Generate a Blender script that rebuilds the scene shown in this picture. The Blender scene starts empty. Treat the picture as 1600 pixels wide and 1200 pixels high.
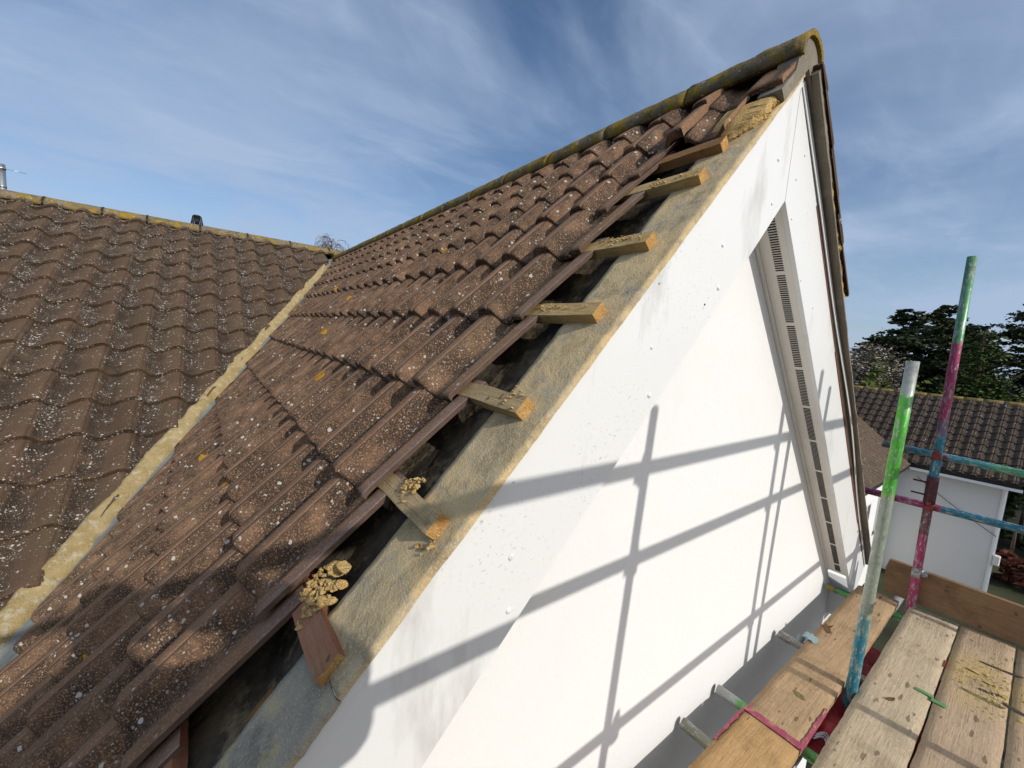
import bpy, bmesh, math, random
from mathutils import Vector, Matrix, noise
random.seed(7)
SC = bpy.context.scene
COL = SC.collection
# ------------------------------------------------------------ camera, light, sky
RW = ((0.79801274, -0.59825667, 0.07255773), (-0.00783289, -0.13068631, -0.99139282), (0.60258967, 0.79057577, -0.10897543))
CAM = Vector((-1.74424584, -0.6813866, -1.0412847))
cd = bpy.data.cameras.new('camera'); co = bpy.data.objects.new('camera', cd); COL.objects.link(co)
mw = Matrix.Identity(4)
for i in range(3):
    mw[i][0] = RW[0][i]; mw[i][1] = -RW[1][i]; mw[i][2] = -RW[2][i]; mw[i][3] = CAM[i]
co.matrix_world = mw
cd.lens = 36 * 633.64 / 1600; cd.sensor_width = 36; cd.clip_start = 0.01; cd.clip_end = 3000
SC.camera = co
SUN = Vector((0.12, -1.0, 0.59)).normalized()          # towards the sun
sd = bpy.data.lights.new('sun', 'SUN'); so = bpy.data.objects.new('sun', sd); COL.objects.link(so)
sd.energy = 3.1; sd.angle = math.radians(0.6); sd.color = (1.0, 0.945, 0.86)
so.rotation_euler = SUN.to_track_quat('Z', 'Y').to_euler()
SC.view_settings.view_transform = 'Standard'; SC.view_settings.look = 'None'
SC.view_settings.exposure = 0.0; SC.view_settings.gamma = 1
SC.view_settings.use_curve_mapping = False
W = bpy.data.worlds.new('World'); SC.world = W; W.use_nodes = True
def world():
    nt = W.node_tree; N = nt.nodes; L = nt.links
    for n in list(N): N.remove(n)
    out = N.new('ShaderNodeOutputWorld'); bg = N.new('ShaderNodeBackground')
    sky = N.new('ShaderNodeTexSky'); sky.sky_type = 'NISHITA'; sky.sun_disc = False
    sky.sun_elevation = math.asin(SUN.z); sky.sun_rotation = math.atan2(SUN.x, SUN.y)
    sky.air_density = 1.0; sky.dust_density = 0.6; sky.ozone_density = 4.0
    tc = N.new('ShaderNodeTexCoord'); sep = N.new('ShaderNodeSeparateXYZ')
    L.new(tc.outputs['Generated'], sep.inputs[0])
    def math_(op, a, b=None, clamp=False):
        m = N.new('ShaderNodeMath'); m.operation = op; m.use_clamp = clamp
        for k, v in enumerate((a, b)):
            if v is None: continue
            if isinstance(v, (int, float)): m.inputs[k].default_value = v
            else: L.new(v, m.inputs[k])
        return m.outputs[0]
    zz = math_('ADD', math_('MAXIMUM', sep.outputs[2], 0.0), 0.12)
    cx = math_('DIVIDE', sep.outputs[0], zz); cy = math_('DIVIDE', sep.outputs[1], zz)
    comb = N.new('ShaderNodeCombineXYZ'); L.new(cx, comb.inputs[0]); L.new(cy, comb.inputs[1])
    def cloud(scale, rot, sx, sy, det, lo, hi, dist, off=0.0):
        mp = N.new('ShaderNodeMapping'); L.new(comb.outputs[0], mp.inputs[0])
        mp.inputs['Rotation'].default_value = (0, 0, math.radians(rot)); mp.inputs['Scale'].default_value = (sx, sy, 1)
        mp.inputs['Location'].default_value = (off, off * .7, 0)
        nz = N.new('ShaderNodeTexNoise'); nz.inputs['Scale'].default_value = scale; nz.inputs['Detail'].default_value = det
        nz.inputs['Roughness'].default_value = 0.55; nz.inputs['Distortion'].default_value = dist
        L.new(mp.outputs[0], nz.inputs['Vector'])
        mr = N.new('ShaderNodeMapRange'); mr.interpolation_type = 'SMOOTHSTEP'
        mr.inputs['From Min'].default_value = lo; mr.inputs['From Max'].default_value = hi
        L.new(nz.outputs['Fac'], mr.inputs['Value']); return mr.outputs[0]
    a = cloud(0.8, 35, 0.85, 1.1, 6, 0.34, 0.70, 0.5, 3.1)
    b = cloud(2.2, 50, 0.7, 1.4, 9, 0.42, 0.80, 0.9, 1.0)
    c_ = cloud(7.0, 42, 0.4, 2.0, 6, 0.42, 0.85, 0.5, 5.0)
    d = math_('MULTIPLY', a, 0.62)
    d = math_('ADD', d, math_('MULTIPLY', b, 0.36))
    d = math_('ADD', d, math_('MULTIPLY', c_, 0.08))
    # thicker veil towards the horizon
    hz = N.new('ShaderNodeMapRange'); hz.inputs['From Min'].default_value = 0.42; hz.inputs['From Max'].default_value = 0.0
    hz.inputs['To Max'].default_value = 0.50; L.new(sep.outputs[2], hz.inputs['Value'])
    d = math_('ADD', d, hz.outputs[0]); d = math_('MINIMUM', d, 0.90)
    # added fill for the gable: unseen cloud on the sun's side, brighter and denser
    dt = N.new('ShaderNodeVectorMath'); dt.operation = 'DOT_PRODUCT'; L.new(tc.outputs['Generated'], dt.inputs[0]); dt.inputs[1].default_value = SUN
    fw_ = math_('MAXIMUM', dt.outputs['Value'], 0.0)
    d = math_('MINIMUM', math_('ADD', d, math_('MULTIPLY', math_('MULTIPLY', fw_, fw_), 0.9)), 0.92)
    cc = N.new('ShaderNodeMix'); cc.data_type = 'RGBA'; L.new(math_('POWER', fw_, 4.0), cc.inputs[0])
    cc.inputs[6].default_value = CLOUD + (1,); cc.inputs[7].default_value = CLOUD_FILL + (1,)
    mix = N.new('ShaderNodeMix'); mix.data_type = 'RGBA'
    L.new(d, mix.inputs[0]); L.new(sky.outputs[0], mix.inputs[6]); L.new(cc.outputs[2], mix.inputs[7])
    L.new(mix.outputs[2], bg.inputs['Color']); bg.inputs['Strength'].default_value = SKY
    L.new(bg.outputs[0], out.inputs[0])
SKY = 0.114
CLOUD = (3.6, 4.55, 6.2)
CLOUD_FILL = (12.0, 11.6, 11.2)
world()

# ------------------------------------------------------------ materials
class NT:
    def __init__(s, name):
        s.m = bpy.data.materials.new(name); s.m.use_nodes = True
        s.N = s.m.node_tree.nodes; s.L = s.m.node_tree.links
        s.b = s.N['Principled BSDF']; s.tc = s.N.new('ShaderNodeTexCoord').outputs['Object']
    def put(s, sock, v):
        if hasattr(v, 'is_linked') or hasattr(v, 'links'): s.L.new(v, sock)
        elif isinstance(v, tuple) and len(v) == 3 and sock.type == 'RGBA': sock.default_value = v + (1,)
        else: sock.default_value = v
    def map(s, scale=(1, 1, 1), rot=(0, 0, 0), loc=(0, 0, 0), src=None):
        n = s.N.new('ShaderNodeMapping'); s.L.new(src or s.tc, n.inputs[0])
        n.inputs['Scale'].default_value = scale; n.inputs['Rotation'].default_value = rot; n.inputs['Location'].default_value = loc
        return n.outputs[0]
    def noise(s, scale, det=4, rough=.55, vec=None, dist=0, lo=None, hi=None):
        n = s.N.new('ShaderNodeTexNoise'); s.L.new(vec or s.tc, n.inputs['Vector'])
        n.inputs['Scale'].default_value = scale; n.inputs['Detail'].default_value = det
        n.inputs['Roughness'].default_value = rough; n.inputs['Distortion'].default_value = dist
        o = n.outputs['Fac']
        return s.rng(o, lo, hi) if lo is not None else o
    def rng(s, v, lo, hi, a=0., b=1.):
        n = s.N.new('ShaderNodeMapRange'); s.put(n.inputs['Value'], v)
        n.inputs['From Min'].default_value = lo; n.inputs['From Max'].default_value = hi
        n.inputs['To Min'].default_value = a; n.inputs['To Max'].default_value = b
        return n.outputs[0]
    def math(s, op, a, b=0.):
        n = s.N.new('ShaderNodeMath'); n.operation = op; s.put(n.inputs[0], a); s.put(n.inputs[1], b); return n.outputs[0]
    def mix(s, f, a, b):
        n = s.N.new('ShaderNodeMix'); n.data_type = 'RGBA'; s.put(n.inputs[0], f); s.put(n.inputs[6], a); s.put(n.inputs[7], b)
        return n.outputs[2]
    def specks(s, scale, size, amount=1.0, vec=None, mask=None, warp=.0):
        """round-ish random spots: 1 inside, 0 outside"""
        v = vec or s.tc
        if warp:
            nn = s.N.new('ShaderNodeTexNoise'); nn.inputs['Scale'].default_value = scale * 1.7; s.L.new(v, nn.inputs['Vector'])
            ad = s.N.new('ShaderNodeVectorMath'); ad.operation = 'MULTIPLY_ADD'
            s.L.new(nn.outputs['Color'], ad.inputs[0]); ad.inputs[1].default_value = (warp / scale,) * 3; s.L.new(v, ad.inputs[2]); v = ad.outputs[0]
        n = s.N.new('ShaderNodeTexVoronoi'); n.inputs['Scale'].default_value = scale; s.L.new(v, n.inputs['Vector'])
        sp = s.N.new('ShaderNodeSeparateColor'); s.L.new(n.outputs['Color'], sp.inputs[0])
        # per-cell size, only some cells
        r = s.math('MULTIPLY', s.math('POWER', sp.outputs[0], 2.5), size)
        inside = s.math('LESS_THAN', n.outputs['Distance'], r)
        keep = s.math('LESS_THAN', sp.outputs[1], amount if mask is None else s.math('MULTIPLY', mask, amount))
        return s.math('MULTIPLY', inside, keep)
    def bump(s, h, strength=.3, dist=.01, prev=None):
        n = s.N.new('ShaderNodeBump'); s.put(n.inputs['Height'], h); n.inputs['Strength'].default_value = strength
        n.inputs['Distance'].default_value = dist
        if prev is not None: s.L.new(prev, n.inputs['Normal'])
        return n.outputs[0]
    def done(s, col, rough=.8, nrm=None, metal=0., spec=.3):
        s.put(s.b.inputs['Base Color'], col); s.put(s.b.inputs['Roughness'], rough); s.put(s.b.inputs['Metallic'], metal)
        s.b.inputs['Specular IOR Level'].default_value = spec
        if nrm is not None: s.L.new(nrm, s.b.inputs['Normal'])
        return s.m

def m_tile(name, warm, lichen, sp_scale=1.0, yellow=.0, light=1.0, c0=(.285, .166, .098), c1=(.195, .114, .068)):
    t = NT(name)
    at = t.N.new('ShaderNodeAttribute'); at.attribute_name = 'tint'
    base = t.mix(t.noise(5, 4, lo=.35, hi=.68), tuple(light * x for x in c0), tuple(light * x for x in c1))
    base = t.mix(t.noise(1.3, 3, lo=.45, hi=.7), base, tuple(light * x for x in warm))
    sepc = t.N.new('ShaderNodeSeparateColor'); t.L.new(at.outputs['Color'], sepc.inputs[0])
    # per-tile tone (R), algae in the pan and on the steep flank plus painted nose shade (G)
    base = t.mix(t.rng(sepc.outputs[0], 0, 1, 0, .45), base, tuple(light * x * .55 for x in c1))
    algae_shade = t.math('MULTIPLY', sepc.outputs[1], t.noise(9, 6, .65, lo=.30, hi=.56))
    base = t.mix(t.math('MULTIPLY', algae_shade, .85), base, (.026, .023, .019))
    base = t.mix(t.noise(230, 2, lo=.52, hi=.72), base, tuple(light * x * 1.45 for x in c0))
    base = t.mix(t.math('MULTIPLY', t.noise(320, 2, lo=.5, hi=.7), .5), base, (.03, .022, .018))
    msk = t.math('MULTIPLY', t.noise(7, 4, lo=.38, hi=.62), t.math('ADD', t.math('MULTIPLY', sepc.outputs[1], .75), .35))
    s1 = t.specks(62 * sp_scale, .62, lichen, mask=msk, warp=.5)
    s2 = t.specks(140 * sp_scale, .6, lichen * 1.1, mask=msk, warp=.4)
    col = t.mix(t.math('MULTIPLY', s2, .8), base, (.40, .37, .33))
    col = t.mix(t.math('MULTIPLY', s1, .9), col, (.50, .475, .42))
    if yellow:
        col = t.mix(t.math('MULTIPLY', t.specks(11.0, .42, yellow, warp=.45), .95), col, t.mix(t.noise(60, 3, lo=.4, hi=.6), (.42, .22, .02), (.30, .15, .015)))
    h = t.math('ADD', t.noise(160, 3), t.math('MULTIPLY', t.noise(420, 2), .6))
    h = t.math('ADD', h, t.math('MULTIPLY', s1, .5))
    return t.done(col, .88, t.bump(h, .45, .004), spec=.18)
M = {}
M['tile'] = m_tile('concrete_tile', (.24, .155, .092), .27, 1.25, .13)
M['tile_rear'] = m_tile('weathered_tile', (.135, .095, .055), .7, 1.2, .0, .82, (.160, .098, .060), (.108, .069, .045))
M['tile_far'] = m_tile('far_tile', (.12, .095, .055), .12, .5, .0, .8, (.150, .108, .080), (.085, .064, .050))
def m_edge():
    t = NT('unweathered_tile_edge')
    c = t.mix(t.noise(9, 5, lo=.35, hi=.65), (.25, .165, .125), (.18, .118, .088))
    c = t.mix(t.noise(150, 2, lo=.55, hi=.7), c, (.33, .25, .21))
    return t.done(c, .85, t.bump(t.noise(200, 3), .3, .003))
M['tile_edge'] = m_edge()
def m_ridge(name, yel, mossy):
    t = NT(name)
    c = t.mix(t.noise(6, 5, lo=.35, hi=.65), (.24, .185, .12), (.15, .12, .08))
    c = t.mix(t.noise(22, 6, .7, lo=.50 - mossy * .5, hi=.62 - mossy * .3), c, (.105, .092, .036))
    y = t.noise(10, 7, .72, lo=.57 - yel, hi=.63 - yel)
    c = t.mix(y, c, t.mix(t.noise(40, 3, lo=.4, hi=.6), (.34, .215, .025), (.22, .16, .03)))
    c = t.mix(t.specks(70, .5, .25, warp=.5), c, (.45, .42, .36))
    h = t.math('ADD', t.noise(40, 6, .7), t.math('MULTIPLY', t.noise(180, 3), .4))
    return t.done(c, .92, t.bump(h, .8, .012), spec=.15)
M['ridge_moss'] = m_ridge('mossy_ridge', .095, .03)
M['ridge_yellow'] = m_ridge('yellow_lichened_ridge', .065, .0)
def m_mortar(name, a, b, c3, sc=1.0, gr=.5, stain=None):
    t = NT(name)
    c = t.mix(t.noise(7 * sc, 6, .6, lo=.38, hi=.62), a, b)
    c = t.mix(t.noise(16 * sc, 6, .7, lo=.52, hi=.66), c, c3)
    if stain: c = t.mix(t.math('MULTIPLY', t.noise(9, 8, .75, lo=.50, hi=.64), .55), c, stain)
    c = t.mix(t.noise(260, 2, lo=.55, hi=.75), c, tuple(min(1, x * 1.35) for x in a))
    h = t.math('ADD', t.noise(55 * sc, 6, .65), t.math('MULTIPLY', t.noise(220, 3), .5))
    return t.done(c, .95, t.bump(h, gr, .008), spec=.1)
M['mortar_tan'] = m_mortar('tan_mortar', (.42, .325, .165), (.33, .24, .105), (.50, .45, .34), 1.6, 1.0)
M['mortar_grey'] = m_mortar('grey_mortar', (.235, .205, .165), (.19, .165, .13), (.28, .25, .2), .7, .3)
M['mortar_fresh'] = m_mortar('broken_ochre_mortar', (.72, .50, .21), (.64, .40, .13), (.76, .60, .33), 4, 1.0)
M['undercloak'] = m_mortar('mortar_smeared_undercloak', (.54, .43, .26), (.60, .45, .235), (.40, .35, .27), .6, .6, (.20, .155, .09))
M['undercloak_grey'] = m_mortar('grey_undercloak', (.44, .39, .30), (.27, .25, .20), (.55, .45, .24), .8, .9, (.12, .11, .09))
M['lead'] = m_mortar('weathered_valley_lining', (.20, .215, .20), (.155, .17, .16), (.26, .26, .22), .8, .4)
def m_white(name, base=(.80, .80, .785), dirt=.5, rough=.45, tex=0.):
    t = NT(name)
    stretch = t.map((1, 1, .28))
    st = t.math('MULTIPLY', t.noise(4.2, 6, .7, vec=stretch, lo=.56, hi=.80), dirt)
    c = t.mix(st, base, (.40, .39, .36))
    c = t.mix(t.math('MULTIPLY', t.math('MULTIPLY', t.noise(2.2, 3, lo=.48, hi=.62), t.noise(85, 5, .8, lo=.58, hi=.66)), dirt), c, (.22, .20, .18))
    c = t.mix(t.specks(6, .07, .12 * dirt), c, (.05, .045, .04))
    nrm = None
    if tex:
        h = t.math('ADD', t.noise(45, 5, .6), t.math('MULTIPLY', t.noise(200, 4, .7), .55))
        h = t.math('ADD', h, t.math('MULTIPLY', t.noise(10, 3), .8))
        nrm = t.bump(h, tex, .006)
    else:
        nrm = t.bump(t.noise(3, 3), .12, .02)
    return t.done(c, rough, nrm, spec=.4)
M['render'] = m_white('white_render', (.79, .79, .785), .10, .9, .22)
M['upvc'] = m_white('white_fascia_board', (.765, .77, .765), .8, .38)
M['soffit'] = m_white('cream_soffit', (.76, .73, .67), .45, .5)
M['far_render'] = m_white('neighbour_render', (.72, .70, .67), .1, .9)
M['far_white'] = m_white('neighbour_white_trim', (.8, .8, .79), .1, .5)
def m_plain(name, col, rough=.7, metal=0., var=.25, sc=20, bs=.2):
    t = NT(name)
    c = t.mix(t.noise(sc, 4, lo=.35, hi=.7), col, tuple(x * (1 - var) for x in col))
    return t.done(c, rough, t.bump(t.noise(sc * 4, 4), bs, .004), metal)
M['tile_side'] = m_plain('tile_side', (.125, .082, .062), .9, 0, .35, 30, .3)
M['dark_slot'] = m_plain('dark_slot', (.012, .011, .010), .9)
M['twig'] = m_plain('pale_brown_twigs', (.17, .12, .085), .9)
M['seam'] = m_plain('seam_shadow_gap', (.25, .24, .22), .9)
M['gap_brown'] = m_plain('timber_behind_gap', (.17, .075, .045), .9, sc=8)
M['black_plastic'] = m_plain('black_plastic', (.018, .018, .019), .45)
M['steel_flue'] = m_plain('steel_flue', (.62, .62, .62), .3, .9, .15)
M['far_dark'] = m_plain('dark_fascia', (.02, .018, .018), .5)
M['far_glass'] = m_plain('window_glass', (.10, .11, .12), .08, 0, .1)
M['brass'] = m_plain('galvanised_coupler', (.42, .44, .43), .5, .7, .35, 60)
M['coupler_red'] = m_plain('red_coupler', (.30, .06, .06), .6, .1, .5, 60)
M['coupler_blue'] = m_plain('blue_grey_coupler', (.30, .40, .42), .55, .2, .4, 60)
M['band'] = m_plain('board_end_band', (.55, .56, .55), .5, .5, .3, 40)
def m_red():
    t = NT('red_tarpaulin')
    c = t.mix(t.noise(9, 4, lo=.3, hi=.7), (.46, .022, .022), (.25, .012, .016))
    return t.done(c, .42, t.bump(t.noise(20, 4), .5, .02), spec=.5)
M['red'] = m_red()
M['red_strap'] = m_plain('red_strap', (.50, .04, .03), .6)
M['green_clip'] = m_plain('green_plastic', (.13, .30, .11), .6)
M['grass'] = m_plain('grass', (.035, .042, .018), .95, 0, .6, .8, .5)
M['path'] = m_plain('paving', (.16, .15, .14), .9, 0, .3, 2)
M['brick'] = m_plain('red_brick', (.26, .10, .06), .9, 0, .3, 5); M['roof_red'] = m_plain('red_clay_roof', (.22, .085, .05), .9, 0, .4, 3)
M['tile_flat'] = m_tile('brown_flat_tile', (.14, .105, .06), .35, .6, .03, 1.0, (.165, .115, .078), (.12, .082, .056))
def m_felt():
    t = NT('torn_roofing_felt')
    c = t.mix(t.noise(5, 5, .65, lo=.42, hi=.60), (.030, .026, .021), (.115, .095, .068))
    c = t.mix(t.math('MULTIPLY', t.noise(11, 7, .75, lo=.52, hi=.64), .85), c, (.26, .20, .115))
    return t.done(c, .9, t.bump(t.noise(9, 5), .7, .03))
M['felt'] = m_felt()
def m_wood(name, a, b, dark, grain=(1.2, 16, 16), knot=.5, chips=.4, sand=0., tex='Object'):
    t = NT(name)
    g = t.map(grain)
    n1 = t.noise(3.0, 5, .6, vec=g, dist=.6)
    c = t.mix(t.rng(n1, .35, .65), a, b)
    g2 = t.map(tuple(x * 4 for x in grain))
    c = t.mix(t.math('MULTIPLY', t.noise(2.5, 4, .7, vec=g2, lo=.52, hi=.72), .45), c, dark)
    c = t.mix(t.math('MULTIPLY', t.noise(3.2, 5, .6, lo=.50, hi=.68), .45), c, tuple(x * .70 for x in a))
    c = t.mix(t.math('MULTIPLY', t.noise(7, 7, .75, lo=.50, hi=.62), .5), c, tuple(x * .62 for x in b))
    c = t.mix(t.math('MULTIPLY', t.noise(90, 4, .8, vec=t.map((.35, 1, 1)), lo=.55, hi=.66), .4), c, tuple(min(1, x * 1.35) for x in a))
    kv = t.map((4.5, 9, 9))
    k = t.specks(1.0, .20, knot, vec=kv, warp=.3)
    c = t.mix(t.math('MULTIPLY', k, .8), c, tuple(x * .35 for x in dark))
    cv = t.map((9, 30, 30))
    ch = t.specks(1.6, .42, chips, vec=cv, warp=.8)
    c = t.mix(t.math('MULTIPLY', ch, .6), c, tuple(x * .5 for x in dark))
    if sand:      # dust trodden into one area of the boards
        dn = t.N.new('ShaderNodeVectorMath'); dn.operation = 'DISTANCE'; t.L.new(t.map((1, 2.0, 1)), dn.inputs[0]); dn.inputs[1].default_value = (1.26, .0, 0)
        c = t.mix(t.math('MULTIPLY', t.math('MULTIPLY', t.noise(9, 7, .75, lo=.40, hi=.56), t.rng(dn.outputs['Value'], .42, .16)), sand), c, (.47, .345, .15))
    h = t.math('ADD', t.math('MULTIPLY', n1, .6), t.math('MULTIPLY', t.noise(2.5, 5, .7, vec=g2), .7))
    h = t.math('SUBTRACT', h, t.math('MULTIPLY', ch, .8))
    return t.done(c, .88, t.bump(h, .9, .006), spec=.12)
M['board_warm'] = m_wood('warm_board', (.45, .315, .185), (.37, .25, .145), (.15, .095, .05), knot=.2)
M['board_orange'] = m_wood('orange_board', (.50, .32, .155), (.44, .27, .12), (.20, .12, .055), chips=.2, knot=.15)
M['board_pale'] = m_wood('pale_board', (.53, .435, .305), (.45, .355, .235), (.17, .125, .085), chips=.6, knot=.15)
M['board_pink'] = m_wood('pinkish_board', (.48, .36, .245), (.42, .305, .20), (.16, .105, .07), chips=.4, sand=.95, knot=.15)
M['board_toe'] = m_wood('brown_toe_board', (.29, .18, .10), (.23, .14, .075), (.12, .07, .04), grain=(16, 1.2, 16), chips=.12, knot=.0)
M['batten'] = m_wood('treated_batten', (.56, .40, .19), (.47, .33, .145), (.20, .13, .055), grain=(16, 1.5, 16), knot=.1, chips=.1)
M['batten_weathered'] = m_wood('weathered_batten', (.55, .41, .22), (.38, .275, .145), (.12, .085, .045), grain=(22, 1.2, 22), knot=.2, chips=.2)
M['batten_red'] = m_wood('red_stained_batten', (.40, .145, .085), (.36, .22, .13), (.17, .07, .04), grain=(9, 1.4, 9), knot=.1, chips=.1)
M['batten_brown'] = m_wood('brown_batten', (.34, .19, .085), (.26, .14, .065), (.10, .055, .03), grain=(14, 1.4, 14), knot=.1, chips=.1)
M['end_grain'] = m_mortar('fresh_sawn_end', (.50, .30, .11), (.43, .22, .075), (.58, .40, .17), 3, .8)
M['pink_paint'] = m_mortar('pink_paint', (.33, .075, .12), (.28, .07, .10), (.40, .26, .16), 2, .2)
def m_tube(name, bands, rough=.42, galv=(.36, .38, .36)):
    """paint colours along local z (object coordinates): [(z, colour), ...] from the bottom up"""
    t = NT(name)
    sp = t.N.new('ShaderNodeSeparateXYZ'); t.L.new(t.tc, sp.inputs[0])
    z = t.math('ADD', sp.outputs[2], t.math('MULTIPLY', t.math('SUBTRACT', t.noise(14, 4), .5), .10))
    c = bands[0][1]
    for zz, cc in bands[1:]:
        c = t.mix(t.rng(z, zz - .006, zz + .012), c, cc)
    sc = t.map((1, 1, .35))
    c = t.mix(t.math('MULTIPLY', t.noise(38, 6, .75, vec=sc, lo=.54, hi=.60), .85), c, galv)
    c = t.mix(t.math('MULTIPLY', t.noise(95, 4, .8, vec=sc, lo=.57, hi=.63), .8), c, (.60, .60, .56))
    c = t.mix(t.math('MULTIPLY', t.noise(18, 5, .7, lo=.54, hi=.68), .55), c, (.14, .11, .09))
    return t.done(c, rough, t.bump(t.noise(60, 5, .7, vec=sc), .35, .002), .25, .5)
GAL = (.36, .38, .37); GRN = (.075, .40, .035); TEAL = (.02, .20, .28); PNK = (.36, .04, .13); DGR = (.09, .26, .12); PLM = (.16, .06, .075)

# ------------------------------------------------------------ object helpers
def tag(o, label=None, cat=None, group=None, kind=None):
    if label: o['label'] = label
    if cat: o['category'] = cat
    if group: o['group'] = group
    if kind: o['kind'] = kind
    return o
def empty(name, loc, label, cat, group=None):
    o = bpy.data.objects.new(name, None); COL.objects.link(o); o.location = loc; o.empty_display_size = .1
    return tag(o, label, cat, group)
WL = {}
def wpos(o):
    p = Vector(o.location); q = o.parent
    while q: p = p + Vector(q.location); q = q.parent
    return p
def obj(name, bm, mats, parent=None, smooth=False, origin=None, label=None):
    """links a bmesh (world coordinates) as one object"""
    if not isinstance(mats, (list, tuple)): mats = [mats]
    me = bpy.data.meshes.new(name)
    o_ = Vector(origin) if origin is not None else (wpos(parent) if parent else Vector((0, 0, 0)))
    if o_.length: bmesh.ops.translate(bm, verts=bm.verts, vec=-o_)
    bm.to_mesh(me); bm.free()
    for m in mats: me.materials.append(m)
    if smooth:
        for p in me.polygons: p.use_smooth = True
    o = bpy.data.objects.new(name, me); COL.objects.link(o)
    o.parent = parent
    o.location = o_ - (wpos(parent) if parent else Vector((0, 0, 0)))
    if label: o['label'] = label
    return o
def bm_(): return bmesh.new()
def V(*a): return Vector(a)
def quad(bm, pts, mi=0):
    f = bm.faces.new([bm.verts.new(p) for p in pts]); f.material_index = mi; return f
def hexa(bm, c8, mi=0):
    """c8: 4 bottom then 4 top, same winding"""
    v = [bm.verts.new(p) for p in c8]
    fs = [(3, 2, 1, 0), (4, 5, 6, 7), (0, 1, 5, 4), (1, 2, 6, 5), (2, 3, 7, 6), (3, 0, 4, 7)]
    out = []
    for f in fs:
        g = bm.faces.new([v[i] for i in f]); g.material_index = mi; out.append(g)
    return out
def box(bm, x0, x1, y0, y1, z0, z1, mi=0, bev=0):
    f = hexa(bm, [(x0, y0, z0), (x1, y0, z0), (x1, y1, z0), (x0, y1, z0), (x0, y0, z1), (x1, y0, z1), (x1, y1, z1), (x0, y1, z1)], mi)
    if bev:
        es = list({e for g in f for e in g.edges})
        bmesh.ops.bevel(bm, geom=es, offset=bev, segments=1, affect='EDGES')
    return f
def fbox(bm, O, U, Vv, N, u0, u1, v0, v1, n0, n1, mi=0):
    P = lambda u, v, n: O + U * u + Vv * v + N * n
    return hexa(bm, [P(u0, v0, n0), P(u1, v0, n0), P(u1, v1, n0), P(u0, v1, n0), P(u0, v0, n1), P(u1, v0, n1), P(u1, v1, n1), P(u0, v1, n1)], mi)
def tube(bm, a, b, r, seg=20, wall=.004, mi=0):
    """hollow tube with a visible wall thickness at its ends"""
    a = Vector(a); b = Vector(b); d = (b - a).normalized(); q = d.to_track_quat('Z', 'Y')
    def ring(c, rr): return [bm.verts.new(c + q @ Vector((rr * math.cos(t * 2 * math.pi / seg), rr * math.sin(t * 2 * math.pi / seg), 0))) for t in range(seg)]
    ro0, ro1, ri0, ri1 = ring(a, r), ring(b, r), ring(a, r - wall), ring(b, r - wall)
    mid = [ring(a + d * ((b - a).length * k / 6), r) for k in range(1, 6)]
    seq = [ro0] + mid + [ro1]
    for s0, s1 in zip(seq[:-1], seq[1:]):
        for i in range(seg):
            j = (i + 1) % seg; f = bm.faces.new((s0[i], s0[j], s1[j], s1[i])); f.smooth = True; f.material_index = mi
    for i in range(seg):
        j = (i + 1) % seg
        for fv in ((ro1[i], ro1[j], ri1[j], ri1[i]), (ri0[i], ri0[j], ro0[j], ro0[i]), (ri0[j], ri0[i], ri1[i], ri1[j])):
            f = bm.faces.new(fv); f.material_index = mi
def cyl(bm, a, b, r, r2=None, seg=10, cap=True, mi=0, smooth=True):
    a = Vector(a); b = Vector(b); d = (b - a).normalized(); q = d.to_track_quat('Z', 'Y'); r2 = r if r2 is None else r2
    A_ = [bm.verts.new(a + q @ Vector((r * math.cos(t * 2 * math.pi / seg), r * math.sin(t * 2 * math.pi / seg), 0))) for t in range(seg)]
    B_ = [bm.verts.new(b + q @ Vector((r2 * math.cos(t * 2 * math.pi / seg), r2 * math.sin(t * 2 * math.pi / seg), 0))) for t in range(seg)]
    for i in range(seg):
        j = (i + 1) % seg; f = bm.faces.new((A_[i], A_[j], B_[j], B_[i])); f.smooth = smooth; f.material_index = mi
    if cap:
        f = bm.faces.new(list(reversed(A_))); f.material_index = mi; f = bm.faces.new(B_); f.material_index = mi
def chunk(bm, c, r, flat=.6, mi=0, seed=None, sub=2):
    """an angular crumb of mortar"""
    rr = random.Random(seed if seed is not None else random.random())
    g = bmesh.ops.create_icosphere(bm, subdivisions=sub, radius=1.0)
    off = Vector((rr.uniform(0, 99), rr.uniform(0, 99), rr.uniform(0, 99)))
    rot = Matrix.Rotation(rr.uniform(0, 6.3), 3, 'Z') @ Matrix.Rotation(rr.uniform(-.5, .5), 3, 'X')
    sc = Vector((rr.uniform(.7, 1.3), rr.uniform(.6, 1.1), flat * rr.uniform(.8, 1.2)))
    pl = [(Vector((rr.gauss(0, 1), rr.gauss(0, 1), rr.gauss(0, .7))).normalized(), rr.uniform(.35, .75)) for _ in range(11)]
    rough_ = .10
    for v in g['verts']:
        p = v.co.copy()
        for n_, dd in pl:
            k = p.dot(n_)
            if k > dd: p -= n_ * (k - dd)
        p *= 1 + rough_ * noise.noise(p * 3.2 + off) + .05 * noise.noise(p * 9 + off)
        v.co = Vector(c) + rot @ Vector((p.x * sc.x, p.y * sc.y, p.z * sc.z)) * r
    for v in g['verts']:
        for f in v.link_faces: f.material_index = mi

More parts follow.
